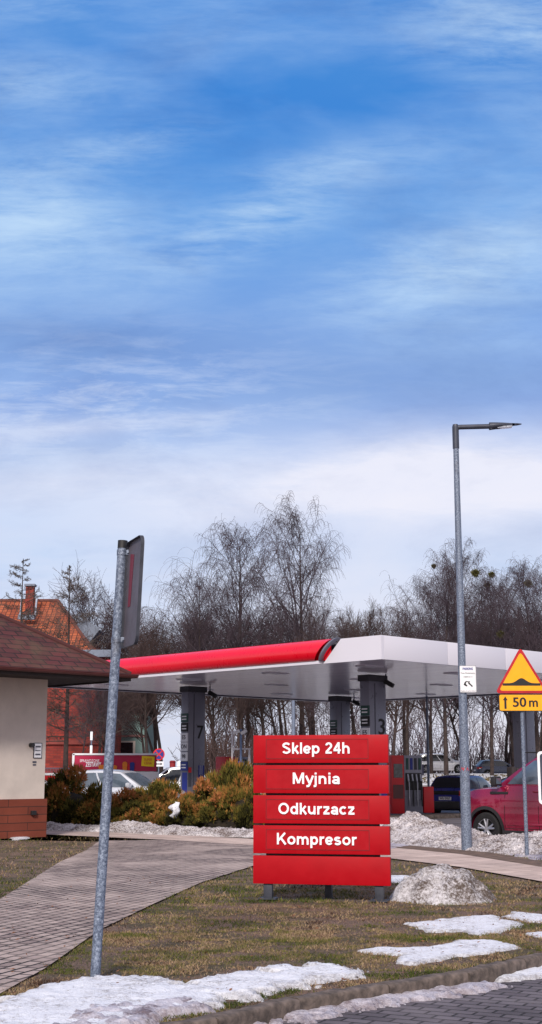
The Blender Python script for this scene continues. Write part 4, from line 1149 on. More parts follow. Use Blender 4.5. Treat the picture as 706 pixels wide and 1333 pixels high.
#======================================================================= KIOSK
def kiosk():
    W0 = Vector((*G(56, 1090), 0)); S = 9.0; Z = 4.06; oh = 1.55
    r = empty('kiosk_building', W0, 0, 'cream rendered kiosk with brown shingle hip roof and terracotta plinth', 'building')
    def P(u, v, z): return U * u + V * v + Vector((0, 0, z))
    b = MB(); b.prism([(0, 0), (S, 0), (S, -S), (0, -S)], lambda p: P(p[0], p[1], .95), lambda p: P(p[0], p[1], Z + .02)); b.build('wall', 'cream', r)
    b = MB(); e = .06
    for (a, c, L) in (((-e, e), (-e, -S), S + e), ((-e, e), (S, e), S + e)):
        q0, q1 = P(a[0], a[1], -.2), P(c[0], c[1], -.2); up = Vector((0, 0, 1.18))
        b.quadf([q0, q1, q1 + up, q0 + up], [(0, 0), (L, 0), (L, 1.18), (0, 1.18)])
    q0, q1, q2, q3 = P(-e, e, .98), P(-e, -S, .98), P(0, -S, .98), P(0, 0, .98); b.quadf([q0, q1, q2, q3], [(0, 0)] * 4)
    b.quadf([P(-e, e, .98), P(0, 0, .98), P(S, 0, .98), P(S, e, .98)], [(0, 0)] * 4)
    b.build('plinth', 'plinth', r)
    # roof
    sl = math.tan(R(32)); a0, a1 = -oh, S + oh; mid = (a1 - a0) / 2; zt = Z + .14; apex = P(S / 2, -S / 2, zt + mid * sl)
    C = [P(-oh, oh, zt), P(a1, oh, zt), P(a1, -a1, zt), P(-oh, -a1, zt)]
    b = MB()
    for i in range(4):
        p0, p1 = C[i], C[(i + 1) % 4]; L = (p1 - p0).length; hh = mid / math.cos(R(32))
        b.quadf([p0, p1, apex], [(0, 0), (L, 0), (L / 2, hh)])
    rf = b.build('roof', 'roofbrown', r)
    for i in range(4): MB().tube([C[i] * 1.0, apex], .07, 8).build('hip_cap', 'roofbrown', rf, smooth=60)
    b = MB(); b.quadf([P(-oh + .02, oh - .02, Z), P(a1, oh - .02, Z), P(a1, -a1, Z), P(-oh + .02, -a1, Z)]); b.build('soffit', 'soffit_dark', r)
    b = MB()
    for i in range(4):
        p0, p1 = C[i], C[(i + 1) % 4]; d = (p1 - p0); m = (p0 + p1) / 2; b.box((m.x, m.y, Z + .06), (d.length - .02, .05, .20), rz=math.atan2(d.y, d.x))
    b.build('fascia_board', 'soffit_dark', r)
    g = MB(); rr = .085
    for i in (0, 3):
        p0, p1 = C[i], C[(i + 1) % 4]; d = (p1 - p0).normalized(); nrm = Vector((d.y, -d.x, 0)); nrm = nrm if nrm.dot(m := (p0 + p1) / 2 - P(S / 2, -S / 2, 0)) > 0 else -nrm
        rows = []
        for pp in (p0 - d * (.12 if i == 0 else 0), p1 + d * (.12 if i == 3 else 0)):
            rows.append([pp + nrm * (.10 + rr * math.cos(R(180 + 180 * k / 10))) + Vector((0, 0, -.02 + rr * math.sin(R(180 + 180 * k / 10)))) for k in range(11)])
        g.grid(rows)
        g.tube([rows[0][0], rows[1][0]], .012, 6); g.tube([rows[0][-1], rows[1][-1]], .012, 6)
    g.build('gutter', 'fascia_brown', r, smooth=60)
    # wall furniture on the visible face (normal -U)
    ang = math.atan2(V.y, V.x)
    def F(px, py):          # point on the wall face under that picture point
        rr = Vector(ray(px, py)); n = Vector((-U.x, -U.y, 0)); t = n.dot(W0 - Vector((0, 0, H))) / n.dot(rr)
        return Vector((0, 0, H)) + rr * t - W0
    MB().tube([P(.06, -2.6, .1), P(.06, -2.6, Z)], .05, 8).build('downpipe', 'fascia_brown', r)
    c = F(49, 977); o = MB().box(c - U * .012, (.22, .02, .36), rz=ang).build('notice_plate', 'white', r)
    MB().box(c - U * .010, (.26, .02, .40), rz=ang).build('notice_frame', 'dark_metal', r)
    b = MB()
    for dz in (.10, .0, -.10): b.box(c - U * .026 + Vector((0, 0, dz)), (.16, .004, .04 if dz else .02), rz=ang)
    b.build('notice_print', 'column_dark', o)
    c = F(40, 970); MB().tube([c, c - U * .12], .06, 10).build('spotlight', 'plastic_dark', r)
    c = F(45, 992); b = MB(); b.box(c - U * .006, (.12, .006, .05), rz=ang); b.box(c - U * .006 + Vector((0, 0, -.07)), (.10, .006, .04), rz=ang); b.build('house_number', 'column_dark', r)
    c = F(41, 1058) - U * .06; MB().box(c - U * .04, (.14, .08, .11), rz=ang, bev=.01).build('socket_box', 'plastic_dark', r)
kiosk()

#======================================================================= OLD BRICK BUILDING
def brick_building():
    Y = 95.0; z0 = terrain(0, Y) - .3
    X1 = D(137, 900, Y)[0]; X0 = X1 - 26; Zw = D(100, 856, Y)[2]
    r = empty('brick_building', ((X0 + X1) / 2, Y, z0), 0, 'old red brick building with steep orange tiled roof and chimney', 'building')
    o = r.location
    def w(p): return (p[0] - o.x, p[1] - o.y, p[2] - o.z)
    b = MB()
    Z3 = D(100, 966, Y)[2]
    def wall(p0, p1, za, zb, m):
        L = math.dist(p0, p1); m.quadf([w((*p0, za)), w((*p1, za)), w((*p1, zb)), w((*p0, zb))], [(0, za), (L, za), (L, zb), (0, zb)])
    D2 = 14
    wall((X0, Y), (X1, Y), z0, Zw, b); wall((X1, Y), (X1, Y + D2), z0, Zw, b); wall((X0, Y), (X0, Y + D2), z0, Zw, b); wall((X0, Y + D2), (X1, Y + D2), z0, Zw, b)
    b.build('wall', 'brickred', r)
    b = MB(); c = w(((X0 + X1) / 2, Y - .06, Z3)); b.box(c, (X1 - X0 + .1, .25, .32)); c = w(((X0 + X1) / 2, Y - .04, (z0 + Z3) / 2)); b.build('string_course', mat('brick_ledge', rgb(132, 62, 56), .9, var=.2), r)
    b = MB(); b.box(w(((X0 + X1) / 2, Y - .08, Zw - .25)), (X1 - X0 + .2, .3, .5)); b.build('cornice', mat('brick_cornice', rgb(120, 48, 44), .9, var=.3), r)
    b = MB(); b.box(w(((X0 + X1) / 2 + .2, Y - .35, Zw + .25)), (X1 - X0 + 1.0, .7, .5)); b.build('eaves_sheet', 'zinc', r)
    # roof: front plane, right hip
    zr = D(60, 778, Y + 4)[2]; ze = Zw + .45
    xr = D(73, 778, Y + 5)[0]; xe = D(122, 850, Y)[0]
    A = Vector(w((X0 - .4, Y - .6, ze))); B = Vector(w((xe, Y - .6, ze))); Cc = Vector(w((xr, Y + 6, zr))); Dd = Vector(w((X0 - .4, Y + 6, zr))); E = Vector(w((xe, Y + D2 + .6, ze))); F2 = Vector(w((X0 - .4, Y + D2 + .6, ze)))
    b = MB()
    hh = math.hypot(6.6, zr - ze); L = (B - A).length
    b.quadf([A, B, Cc, Dd], [(0, 0), (L, 0), ((Cc - A).x, hh), (0, hh)])
    b.quadf([B, E, Cc], [(0, 0), (15, 0), (6, 8)])
    b.quadf([E, F2, Dd, Cc], [(0, 0), (L, 0), (L, hh), (0, hh)])
    rf = b.build('roof', 'rooforange', r)
    MB().tube([Dd, Cc], .16, 8).tube([Cc, B], .14, 8).build('ridge_tiles', mat('ridge_dark', rgb(96, 56, 48), .9), rf)
    c = Vector(w(D(39, 790, Y + 3.6))); zt = w(D(39, 766, Y + 3.6))[2]
    ch = MB().box((c.x, c.y, (c.z + zt) / 2 - .6), (.60, .60, zt - c.z + 1.4), bev=.03).build('chimney', 'brickred', rf)
    MB().box((c.x, c.y, zt + .22), (.78, .78, .16)).build('chimney_cap', 'zinc', ch)
    MB().box((c.x - .55, c.y - .55, c.z - .15), (.12, .12, 1.6), rx=R(-20)).box((c.x + .55, c.y - .55, c.z - .15), (.12, .12, 1.6), rx=R(-20)).box((c.x, c.y - 1.1, c.z - .9), (1.2, .5, .35)).build('flashing', 'zinc', ch)
    c = Vector(w(D(104, 818, Y + 4))); MB().box((c.x + .2, c.y + 2, c.z - .3), (1.6, 3.0, 1.9), ry=R(38)).build('dormer', 'zinc', rf)
    return r
brick_building()
def green_house():
    Y = 106.0; z0 = terrain(0, Y) - .2; X0 = D(140, 950, Y)[0]; X1 = D(192, 950, Y)[0]; Zt = D(150, 925, Y)[2]
    r = empty('plastered_house', ((X0 + X1) / 2, Y, z0), 0, 'pale green plastered house glimpsed between trunks behind the banner', 'building'); o = r.location
    w = X1 - X0; h = Zt - z0
    MB().box((0, 4, h / 2), (w, 8, h)).build('wall', 'greenwall', r)
    MB().box((0, -.03, D(0, 958, Y)[2] - z0), (w + .1, .16, .18)).build('ledge', mat('ledge_pink', rgb(150, 110, 108), .9), r)
    b = MB(); b.prism([(-w / 2 - .4, h), (w / 2 + .4, h), (0, h + 2.4)], lambda p: (p[0], -.3, p[1]), lambda p: (p[0], 8.3, p[1])); b.build('roof', mat('slate_roof', rgb(70, 66, 76), .8, var=.2), r)
    x = D(165.5, 975, Y)[0] - o.x; z = D(165, 975, Y)[2] - z0
    f = MB().box((x, -.03, z), (1.3, .1, 1.25)).build('window', 'cream', r); MB().box((x, -.06, z), (.95, .1, 1.0)).build('pane', 'glass', f)
    x = D(148, 975, Y)[0] - o.x
    f = MB().box((x, -.03, z), (1.1, .1, .6)).build('window', 'cream', r); MB().box((x, -.06, z), (.8, .1, .4)).build('pane', 'glass_l', f)
green_house()

#======================================================================= SMALL THINGS LEFT
def left_things():
    Y = 60.0; x0, _, z1 = D(97, 983, Y); x1 = D(204, 983, Y)[0]; z0 = D(97, 1004, Y)[2]
    w = x1 - x0; h = z1 - z0
    r = empty('promo_banner', ((x0 + x1) / 2, Y, 0), R(0), 'long magenta banner reading SPRAWDZONE ZESTAWY with yellow tag, above the silver car', 'banner')
    MB().box((0, 0, (z0 + z1) / 2), (w, .06, h)).build('banner_sheet', 'magenta', r)
    MB().box((0, -.02, z1 + .04), (w + .12, .10, .08)).box((-w / 2 - .03, -.02, (z0 + z1) / 2), (.10, .10, h + .1)).box((0, -.02, z0 - .22), (w + .2, .12, .40)).build('frame', 'white', r)
    for k in (-.45, 0, .45): MB().tube([(w * k, .08, -.02), (w * k, .08, z0)], .04, 8).build('leg', 'steel', r)
    X = lambda px: D(px, 990, Y)[0] - r.location.x
    Zp = lambda py: D(100, py, Y)[2]
    text('SPRAWDZONE', .17, (X(117), -.035, Zp(990.5)), r, 'white_letter', width=.86)
    text('ZESTAWY', .27, (X(122), -.035, Zp(995.5)), r, 'white_letter', bold=.006, width=.68)
    yt = MB().box((X(193), -.04, Zp(991)), (.56, .02, .44), ry=R(4)).build('yellow_tag', 'yellow', r)
    text('SUPER', .16, (X(193), -.055, Zp(989)), yt, 'orange', width=.36, bold=.003); text('CENA', .16, (X(193), -.055, Zp(993.5)), yt, 'orange', width=.34, bold=.003)
    def lump(px, py, wd, hg, m, nm):
        P = [(-wd / 2 * .75, -hg / 2), (wd / 2 * .75, -hg / 2), (wd / 2, hg * .35), (wd * .2, hg / 2), (-wd * .3, hg * .47), (-wd / 2, hg * .3)]
        plate(MB(), P, -.045, -.065, X(px), Zp(py)).build(nm, m, r)
    lump(163, 998, .22, .44, 'orange', 'printed_cup'); lump(168, 999, .12, .34, 'red', 'printed_cup'); lump(172.5, 998, .22, .40, 'blue', 'printed_can')
    lump(134, 1000, .36, .30, 'orange', 'printed_snack'); lump(149, 1000, .28, .26, 'orange', 'printed_snack')
    # arrow board
    Y = 44.0; xa, _, zt = D(50, 1009, Y); xb = D(76, 1009, Y)[0]; zb = D(50, 1056, Y)[2]
    r = empty('arrow_board', ((xa + xb) / 2, Y, 0), 0, 'red board with white arrow beside the kiosk wall', 'sign board')
    MB().box((0, 0, (zt + zb) / 2), (xb - xa + .05, .06, zt - zb)).build('board', 'red', r)
    MB().box((0, -.01, zt + .03), (xb - xa + .12, .09, .07)).box(((xb - xa) / 2 + .05, -.01, (zt + zb) / 2), (.06, .09, zt - zb)).build('frame', 'white', r)
    ax = D(62, 1030, Y)[0] - r.location.x; az = D(62, 1028, Y)[2]
    plate(MB(), [(-.30, -.06), (-.02, -.06), (-.20, -.30), (-.05, -.30), (.16, 0), (-.05, .30), (-.20, .30), (-.02, .06), (-.30, .06)], -.035, -.04, ax, az).build('arrow', 'white', r)
    for s in (-.2, .2): MB().box((s, .05, zb / 2), (.06, .06, zb)).build('leg', 'dark_metal', r)
    # no stopping sign
    Y = 72.0; x, _, z = D(207, 982, Y); zt0 = terrain(0, Y)
    r = empty('no_stopping_sign', (x, Y, zt0), 0, 'round blue and red no stopping sign with double arrow plate', 'road sign')
    z -= zt0
    MB().tube([(0, .04, -.2), (0, .04, z + .25)], .035, 10).build('post', 'galv', r)
    def disc(rad, y0, y1, m, nm): plate(MB(), [(rad * math.cos(2 * math.pi * k / 28), rad * math.sin(2 * math.pi * k / 28)) for k in range(28)], y0, y1, 0, z).build(nm, m, r)
    disc(.31, 0, -.01, 'red', 'red_ring'); disc(.25, -.012, -.018, 'blue', 'blue_face')
    b = MB(); b.box((0, -.024, z), (.52, .008, .06), ry=R(45)); b.box((0, -.026, z), (.52, .008, .06), ry=R(-45)); b.build('red_cross', 'red', r)
    zz = D(207, 994.5, Y)[2] - zt0; MB().box((0, 0, zz), (.52, .01, .26)).build('arrow_plate', 'white', r)
    plate(MB(), [(-.2, 0), (-.1, .07), (-.1, .025), (.1, .025), (.1, .07), (.2, 0), (.1, -.07), (.1, -.025), (-.1, -.025), (-.1, -.07)], -.008, -.012, 0, zz).build('double_arrow', 'black', r)
    # small post box / hydrant and meter box
    x, Y2, z = D(225, 990, 78.0); b = terrain(0, 78)
    r = empty('fire_hydrant', (x, Y2, b), 0, 'short dark red hydrant post left of column 7', 'hydrant')
    MB().tube([(0, 0, -.1), (0, 0, z - b - .1)], .17, 12).build('body', mat('hydrant_red', rgb(132, 22, 30), .5), r, smooth=40); MB().tube([(0, 0, z - b - .1), (0, 0, z - b)], [.21, .12], 12).build('cap', 'red_rim', r, smooth=40)
    x, Y2, z = D(236, 991, 78.0); r = empty('meter_cabinet', (x, Y2, b), 0, 'small white utility cabinet just left of column 7', 'cabinet')
    MB().box((0, 0, (z - b) / 2), (.42, .35, z - b), bev=.02).build('cabinet', 'white', r); MB().box((0, -.18, (z - b) / 2 + .1), (.30, .02, (z - b) * .6)).build('door', 'yellow', r)
    # railing before the brick building
    Y = 90.0; zb = terrain(0, Y); xa = D(40, 1000, Y)[0]; xb = D(92, 1000, Y)[0]; zt = D(60, 1000, Y)[2]
    r = empty('railing', ((xa + xb) / 2, Y, zb), 0, 'grey bar railing in front of the brick building', 'railing'); n = 26; b = MB()
    for k in range(n + 1): b.tube([(-(xb - xa) / 2 + (xb - xa) * k / n, 0, 0), (-(xb - xa) / 2 + (xb - xa) * k / n, 0, zt - zb)], .018, 4)
    b.build('bars', 'zinc', r); MB().tube([(-(xb - xa) / 2, 0, zt - zb), ((xb - xa) / 2, 0, zt - zb)], .035, 6).build('top_rail', 'zinc', r)
    # far striped info sign by the brick wall
    Y = 80; x, _, zt = D(119.5, 955, Y); zb = terrain(0, Y); r = empty('signal_post', (x, Y, zb), 0, 'slim grey post with narrow white plates before the brick wall', 'post')
    MB().tube([(0, 0, -.1), (0, 0, zt - zb)], .04, 8).build('post', 'galv', r)
    for py in (958, 976): z = D(119, py, Y)[2] - zb; MB().box((0, -.05, z), (.14, .02, .5)).build('plate', 'white', r)
    # air and vacuum rack
    Y = 50.0; x, _, zt = D(314, 950, Y); r = empty('service_rack', (x, Y, 0), 0, 'white tubular rack with blue pole and twin floodlights behind shrubs', 'rack')
    X = lambda px: D(px, 980, Y)[0] - x
    Z = lambda py: D(314, py, Y)[2]
    MB().tube([(0, 0, 0), (0, 0, Z(949))], .045, 10).build('pole', mat('pale_blue_pole', rgb(110, 130, 170), .5), r, smooth=40)
    b = MB(); b.tube([(X(302.5), 0, 0), (X(302.5), 0, Z(952))], .035, 6); b.tube([(X(305), .1, Z(978)), (X(305), .1, Z(954))], .02, 6); b.tube([(X(302), 0, Z(975)), (X(327), 0, Z(975))], .03, 6)
    b.tube([(X(325), 0, Z(975)), (X(328), 0, 0)], .028, 6); b.tube([(X(324.5), 0, Z(975)), (X(321), 0, 0)], .022, 6); b.tube([(X(302), 0, Z(953)), (0, 0, Z(953))], .02, 6); b.tube([(X(321), 0, Z(996)), (X(327), 0, Z(996))], .02, 6)
    b.build('frame', 'white_metal', r)
    for px, ry in ((308, -25), (317.5, -30)): MB().box((X(px), -.05, Z(953)), (.26, .16, .12), ry=R(ry), bev=.03).build('floodlight', 'white', r)
    MB().box((0, -.02, Z(1000)), (.24, .16, .5), bev=.02).build('control_box', 'blue', r)
    # distant masts
    for (px, py, Y, rad, lab, m) in ((382, 900, 84, .14, 'plain pale mast behind the canopy between the columns', 'galv'), (555, 880, 62, .06, 'slim pale blue mast right of the fuel dispenser', 'galv')):
        x, _, zt = D(px, py, Y); zb = terrain(0, Y); o = MB().tube([(0, 0, -.2), (0, 0, zt - zb)], [rad, rad * .7], 12).build('mast', m, None, smooth=40, loc=(x, Y, zb)); tag(o, lab, 'mast')
    Y = 61.8; x, _, z = D(547, 1002, Y); r = empty('notice_panel', (x, Y, 0), 0, 'grey notice panel standing beside the slim mast', 'notice')
    MB().box((0, 0, z), (.34, .05, .48)).build('panel', mat('grey_blue_panel', rgb(120, 120, 146), .5), r); MB().tube([(0, .05, 0), (0, .05, z)], .03, 8).build('post', 'galv', r)
    # bin by the right column
    p = D(669, 1003, 45.5); r = empty('forecourt_bin', (p[0], 45.5, 0), R(30), 'dark brown domed forecourt bin before the far right column', 'bin')
    MB().box((0, 0, .68), (.44, .44, 1.36), bev=.05).build('body', 'plastic_dark', r, smooth=40)
    m = mat('bin_brown', rgb(46, 38, 38), .6, var=.2)
    MB().box((-.09, 0, 1.62), (.22, .30, .42), bev=.08).box((.11, 0, 1.60), (.18, .28, .38), bev=.06).build('hood', m, r, smooth=40)
    # low hedge and guard fence on the far bank
left_things()

def far_fence():
    Y = 124; zb = terrain(0, Y); r = empty('wire_fence', (10, Y, zb), 0, 'dark wire mesh fence on thin posts before the far wood', 'fence')
    for k in range(16): MB().tube([(-14 + k * 3, 0, -.2), (-14 + k * 3, 0, 1.5)], .04, 6).build('post', 'dark_metal', r)
    b = MB()
    for z in (.3, .6, .9, 1.2, 1.45): b.tube([(-14, 0, z), (31, 0, z)], .012, 4)
    for k in range(0, 225): b.tube([(-14 + k * .2, 0, .1), (-14 + k * .2, 0, 1.45)], .006, 3)
    b.build('mesh', 'dark_metal', r)
far_fence()

#======================================================================= SHRUBS
def shrub_mesh(seed, n=7500):
    rs = np.random.RandomState(seed)
    # clumps
    cl = []
    for _ in range(26):
        a = rs.uniform(0, 2 * np.pi); rr = rs.rand() ** .6 * .95; z = rs.uniform(.1, .85) * (1.05 - rr * .55)
        cl.append((rr * np.cos(a), rr * np.sin(a), z, rs.uniform(.18, .34), rs.uniform(-.22, .3)))
    V3 = []; tint = []
    for i in range(n):
        c = cl[rs.randint(len(cl))]
        d = rs.normal(size=3); d /= np.linalg.norm(d); d[2] = abs(d[2]) * .9 + .05 if rs.rand() < .85 else d[2]
        rad = c[3] * (rs.rand() ** .4)
        p = np.array(c[:3]) + d * rad
        if p[2] < 0.01: continue
        g = d * .6 + np.array([p[0], p[1], .9]) * .6 + rs.normal(size=3) * .35; g /= np.linalg.norm(g)
        L = rs.uniform(.05, .13); w = L * rs.uniform(.16, .3)
        s = np.cross(g, rs.normal(size=3)); s /= np.linalg.norm(s)
        V3 += [p - s * w, p + s * w, p + g * L]
        V3 += [p + g * L * .3 + s * w * 1.8, p + g * L * .1, p + g * L * .9 + s * w * 3.0]
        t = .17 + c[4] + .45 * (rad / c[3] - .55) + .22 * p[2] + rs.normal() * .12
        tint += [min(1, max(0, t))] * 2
    V3 = np.array(V3); n3 = len(V3) // 3
    me = bpy.data.meshes.new('foliage'); me.vertices.add(n3 * 3); me.vertices.foreach_set('co', V3.reshape(-1))
    me.loops.add(n3 * 3); me.loops.foreach_set('vertex_index', np.arange(n3 * 3)); me.polygons.add(n3); me.polygons.foreach_set('loop_start', np.arange(n3) * 3); me.update(calc_edges=True)
    at = me.attributes.new('tint', 'FLOAT', 'FACE'); at.data.foreach_set('value', tint); me.materials.append(MT['juniper']); return me
SM = [shrub_mesh(k) for k in (1, 2, 3)]
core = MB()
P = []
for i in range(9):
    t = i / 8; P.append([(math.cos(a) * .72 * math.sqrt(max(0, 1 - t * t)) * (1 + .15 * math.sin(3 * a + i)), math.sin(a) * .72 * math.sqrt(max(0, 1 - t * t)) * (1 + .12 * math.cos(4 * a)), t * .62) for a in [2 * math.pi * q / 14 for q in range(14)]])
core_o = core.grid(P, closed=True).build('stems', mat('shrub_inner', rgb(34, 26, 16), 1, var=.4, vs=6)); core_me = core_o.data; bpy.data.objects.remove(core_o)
SH = [  # px, top y, depth, half width, label
    (95, 1003, 41.0, .85, 'tall reddish-tipped juniper shrub nearest the kiosk wall'),
    (74, 1040, 40.6, .42, 'low green juniper shrub at the kiosk corner behind the arrow board'),
    (130, 1034, 40.4, .7, 'low juniper shrub directly behind the leaning post'),
    (168, 1030, 40.0, .85, 'orange-brown juniper shrub in front of the silver car mirror'),
    (205, 1013, 42.0, .8, 'green-topped juniper shrub in front of the silver car windscreen'),
    (236, 1030, 39.2, .75, 'low juniper shrub with a scrap of snow at the foot of column 7'),
    (266, 1018, 40.0, .65, 'mid-height juniper shrub right of column 7'),
    (300, 988, 41.0, .8, 'tallest golden juniper shrub beside the white rack'),
    (322, 1008, 38.0, .55, 'golden green juniper shrub against the left edge of the red board'),
    (288, 1035, 38.4, .7, 'low dark juniper shrub in front of the tallest one'),
    (190, 1042, 39.2, .6, 'low brown juniper shrub above the snow ridge middle'),
    (112, 1028, 40.8, .6, 'green juniper shrub between the tall reddish one and the leaning post'),
    (148, 1036, 41.2, .6, 'juniper shrub just right of the leaning post under the silver car door'),
    (250, 1030, 41.0, .6, 'dark juniper shrub filling the gap beneath column 7')]
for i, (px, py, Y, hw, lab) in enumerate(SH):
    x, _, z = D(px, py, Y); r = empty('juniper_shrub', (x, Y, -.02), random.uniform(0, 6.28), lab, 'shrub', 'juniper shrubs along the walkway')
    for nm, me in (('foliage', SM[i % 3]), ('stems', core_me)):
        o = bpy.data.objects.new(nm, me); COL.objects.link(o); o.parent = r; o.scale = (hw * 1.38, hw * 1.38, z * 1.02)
x, _, z = D(228, 1055, 38.2)
o = MB()
rows = [[(.14 * math.sin(R(180 * i / 8)) * math.cos(a) * (1 + .5 * math.sin(2 * a + i)) + .05 * math.sin(i * 1.7), .12 * math.sin(R(180 * i / 8)) * math.sin(a), .20 * math.cos(R(180 * i / 8)) * (1 + .2 * math.cos(3 * a))) for a in [2 * math.pi * q / 12 for q in range(12)]] for i in range(9)]
o.grid(rows, closed=True); o = o.build('snow_lump', 'snow', None, smooth=80, loc=(x, 38.2, z)); tag(o, 'small white snow lump resting on a juniper shrub', 'snow')

#======================================================================= TREES
class Tree:
    def __init__(s, seed): s.r = random.Random(seed); s.tr = MB(); s.cr = MB(); s.tips = 0
    def vec(s): return Vector((s.r.gauss(0, 1), s.r.gauss(0, 1), s.r.gauss(0, 1))).normalized()
def grow(T, p, d, L, r, level, cfg, into=None):
    c = cfg[level]; n = c['n']; pts = [p]; rad = [r]; st = L / n; q = p; dirs = [d]
    for k in range(n):
        d = (d + T.vec() * c['wig'] + Vector((0, 0, c['trop'] * (1 + k * c.get('tk', 0))))).normalized()
        q = q + d * st; pts.append(q); rad.append(max(c['rmin'], r * (1 - (k + 1) / n * c['tap']))); dirs.append(d)
    (T.tr if level == 0 else T.cr).tube(pts, rad, c['sides'], cap=False)
    if level + 1 >= len(cfg): return
    m = c['kids'] if not isinstance(c['kids'], tuple) else T.r.randint(*c['kids'])
    for i in range(m):
        f = c['start'] + (1 - c['start']) * ((i + T.r.random()) / m) ** c.get('pw', 1.0); f = min(.995, f)
        k = f * n; j = int(k); u = k - j; base = pts[j].lerp(pts[min(j + 1, n)], u); dd = dirs[min(j + 1, n)]
        side = dd.cross(T.vec()).normalized(); an = R(c['ang'] + T.r.uniform(-12, 12))
        nd = (dd * math.cos(an) + side * math.sin(an)).normalized()
        fl = c['len'](f) if callable(c['len']) else c['len']
        grow(T, base, nd, L * fl * T.r.uniform(.75, 1.2), max(cfg[level + 1]['rmin'], rad[j] * c.get('rk', .55)), level + 1, cfg)
def mk(seed, cfg, Ht, r0, name, bark, twig, lean=.02, double=False):
    T = Tree(seed); d = Vector((T.r.uniform(-lean, lean), T.r.uniform(-lean, lean), 1)).normalized()
    grow(T, Vector((0, 0, -.3)), d, Ht, r0, 0, cfg)
    if double: grow(T, Vector((.15, 0, -.3)), (d + Vector((.14, 0.05, 0))).normalized(), Ht * .85, r0 * .8, 0, cfg)
    a = T.tr.build('trunk', bark, smooth=60); b = T.cr.build('crown', twig)
    A, B = a.data, b.data; bpy.data.objects.remove(a); bpy.data.objects.remove(b); return A, B
birch_cfg = [
    dict(n=12, wig=.035, trop=.03, tap=.93, rmin=.03, sides=8, kids=30, start=.24, ang=36, len=lambda f: .44 * (1 - f) ** .6 + .07, rk=.5, pw=.9),
    dict(n=7, wig=.10, trop=.075, tk=-.24, tap=.85, rmin=.018, sides=4, kids=12, start=.15, ang=36, len=.34, rk=.55),
    dict(n=5, wig=.15, trop=.02, tk=-.9, tap=.6, rmin=.012, sides=3, kids=10, start=.15, ang=45, len=.62, rk=.6),
    dict(n=5, wig=.07, trop=-.34, tk=.35, tap=.4, rmin=.0075, sides=3, kids=0, start=0, ang=0, len=0)]
lime_cfg = [
    dict(n=10, wig=.06, trop=.03, tap=.85, rmin=.03, sides=7, kids=22, start=.42, ang=42, len=lambda f: .42 * (1 - f) ** .6 + .12, rk=.5),
    dict(n=6, wig=.16, trop=.06, tap=.8, rmin=.02, sides=4, kids=10, start=.15, ang=42, len=.45, rk=.55),
    dict(n=4, wig=.22, trop=.05, tap=.6, rmin=.015, sides=3, kids=8, start=.15, ang=45, len=.5, rk=.6),
    dict(n=3, wig=.25, trop=.05, tap=.5, rmin=.010, sides=3, kids=0, start=0, ang=0, len=0)]
larch_cfg = [
    dict(n=14, wig=.012, trop=.02, tap=.95, rmin=.02, sides=7, kids=66, start=.22, ang=76, len=lambda f: .26 * (1 - f) ** .8 + .02, rk=.28),
    dict(n=6, wig=.10, trop=-.07, tk=-.6, tap=.7, rmin=.018, sides=4, kids=13, start=.1, ang=60, len=.26, rk=.6),
    dict(n=3, wig=.2, trop=.0, tap=.5, rmin=.011, sides=3, kids=6, start=.1, ang=60, len=.5, rk=.6),
    dict(n=2, wig=.3, trop=.05, tap=.4, rmin=.006, sides=3, kids=0, start=0, ang=0, len=0)]
B1 = mk(11, birch_cfg, 20, .26, 'b', 'bark', 'twig'); B2 = mk(12, birch_cfg, 20, .24, 'b', 'bark', 'twig', double=False); B3 = mk(13, birch_cfg, 20, .22, 'b', 'bark', 'twig', .05)
L1 = mk(21, lime_cfg, 15, .30, 'l', 'bark', 'twig_dark', .04); L2 = mk(22, lime_cfg, 15, .27, 'l', 'bark', 'twig_dark', .08); L3 = mk(23, lime_cfg, 15, .27, 'l', 'bark', 'twig_dark', .10, True); L4 = mk(24, lime_cfg, 15, .17, 'l', 'bark', 'twig', .06)
C1 = mk(31, larch_cfg, 15, .20, 'c', 'bark', 'larch'); C2 = mk(32, larch_cfg, 15, .18, 'c', 'bark', 'larch')
def tree(name, proto, px, top, Y, label, group=None, nat=22.6, wk=1.0, rz=None):
    x, _, zt = D(px, top, Y); zb = terrain(0, Y); s = (zt - zb) / nat
    r = empty(name, (x, Y, zb), random.uniform(0, 6.28) if rz is None else rz, label, 'tree', group)
    for nm, me in (('trunk', proto[0]), ('crown', proto[1])):
        o = bpy.data.objects.new(nm, me); COL.objects.link(o); o.parent = r; o.scale = (s * wk, s * wk, s)
    return r
tree('birch_tree', B1, 392, 640, 99, 'tallest bare weeping birch standing alone over the canopy middle', wk=.95)
tree('birch_tree', B2, 316, 664, 103, 'second tallest weeping birch, left neighbour of the tallest', wk=1.15)
tree('birch_tree', B3, 262, 735, 98, 'shorter drooping birch leaning at left of the tall pair', wk=1.2)
tree('larch_tree', C1, 33, 728, 82, 'bare larch rising behind the kiosk roof before the orange roof', nat=14.6, wk=1.1)
tree('larch_tree', C2, 93, 740, 86, 'bare larch at the right end of the orange tiled roof', nat=14.6, wk=1.1)
for px, top, Y, pr, lab in ((127, 757, 100, L4, 'slim bare tree just left of the leaning post'), (150, 790, 108, L1, 'bare tree behind the leaning sign post'), (186, 800, 112, L4, 'thin bare tree right of the leaning sign plate'), (206, 815, 96, L2, 'low bare tree above the left part of the red canopy edge')):
    tree('bare_tree', pr, px, top, Y, lab, nat=16, wk=.9)
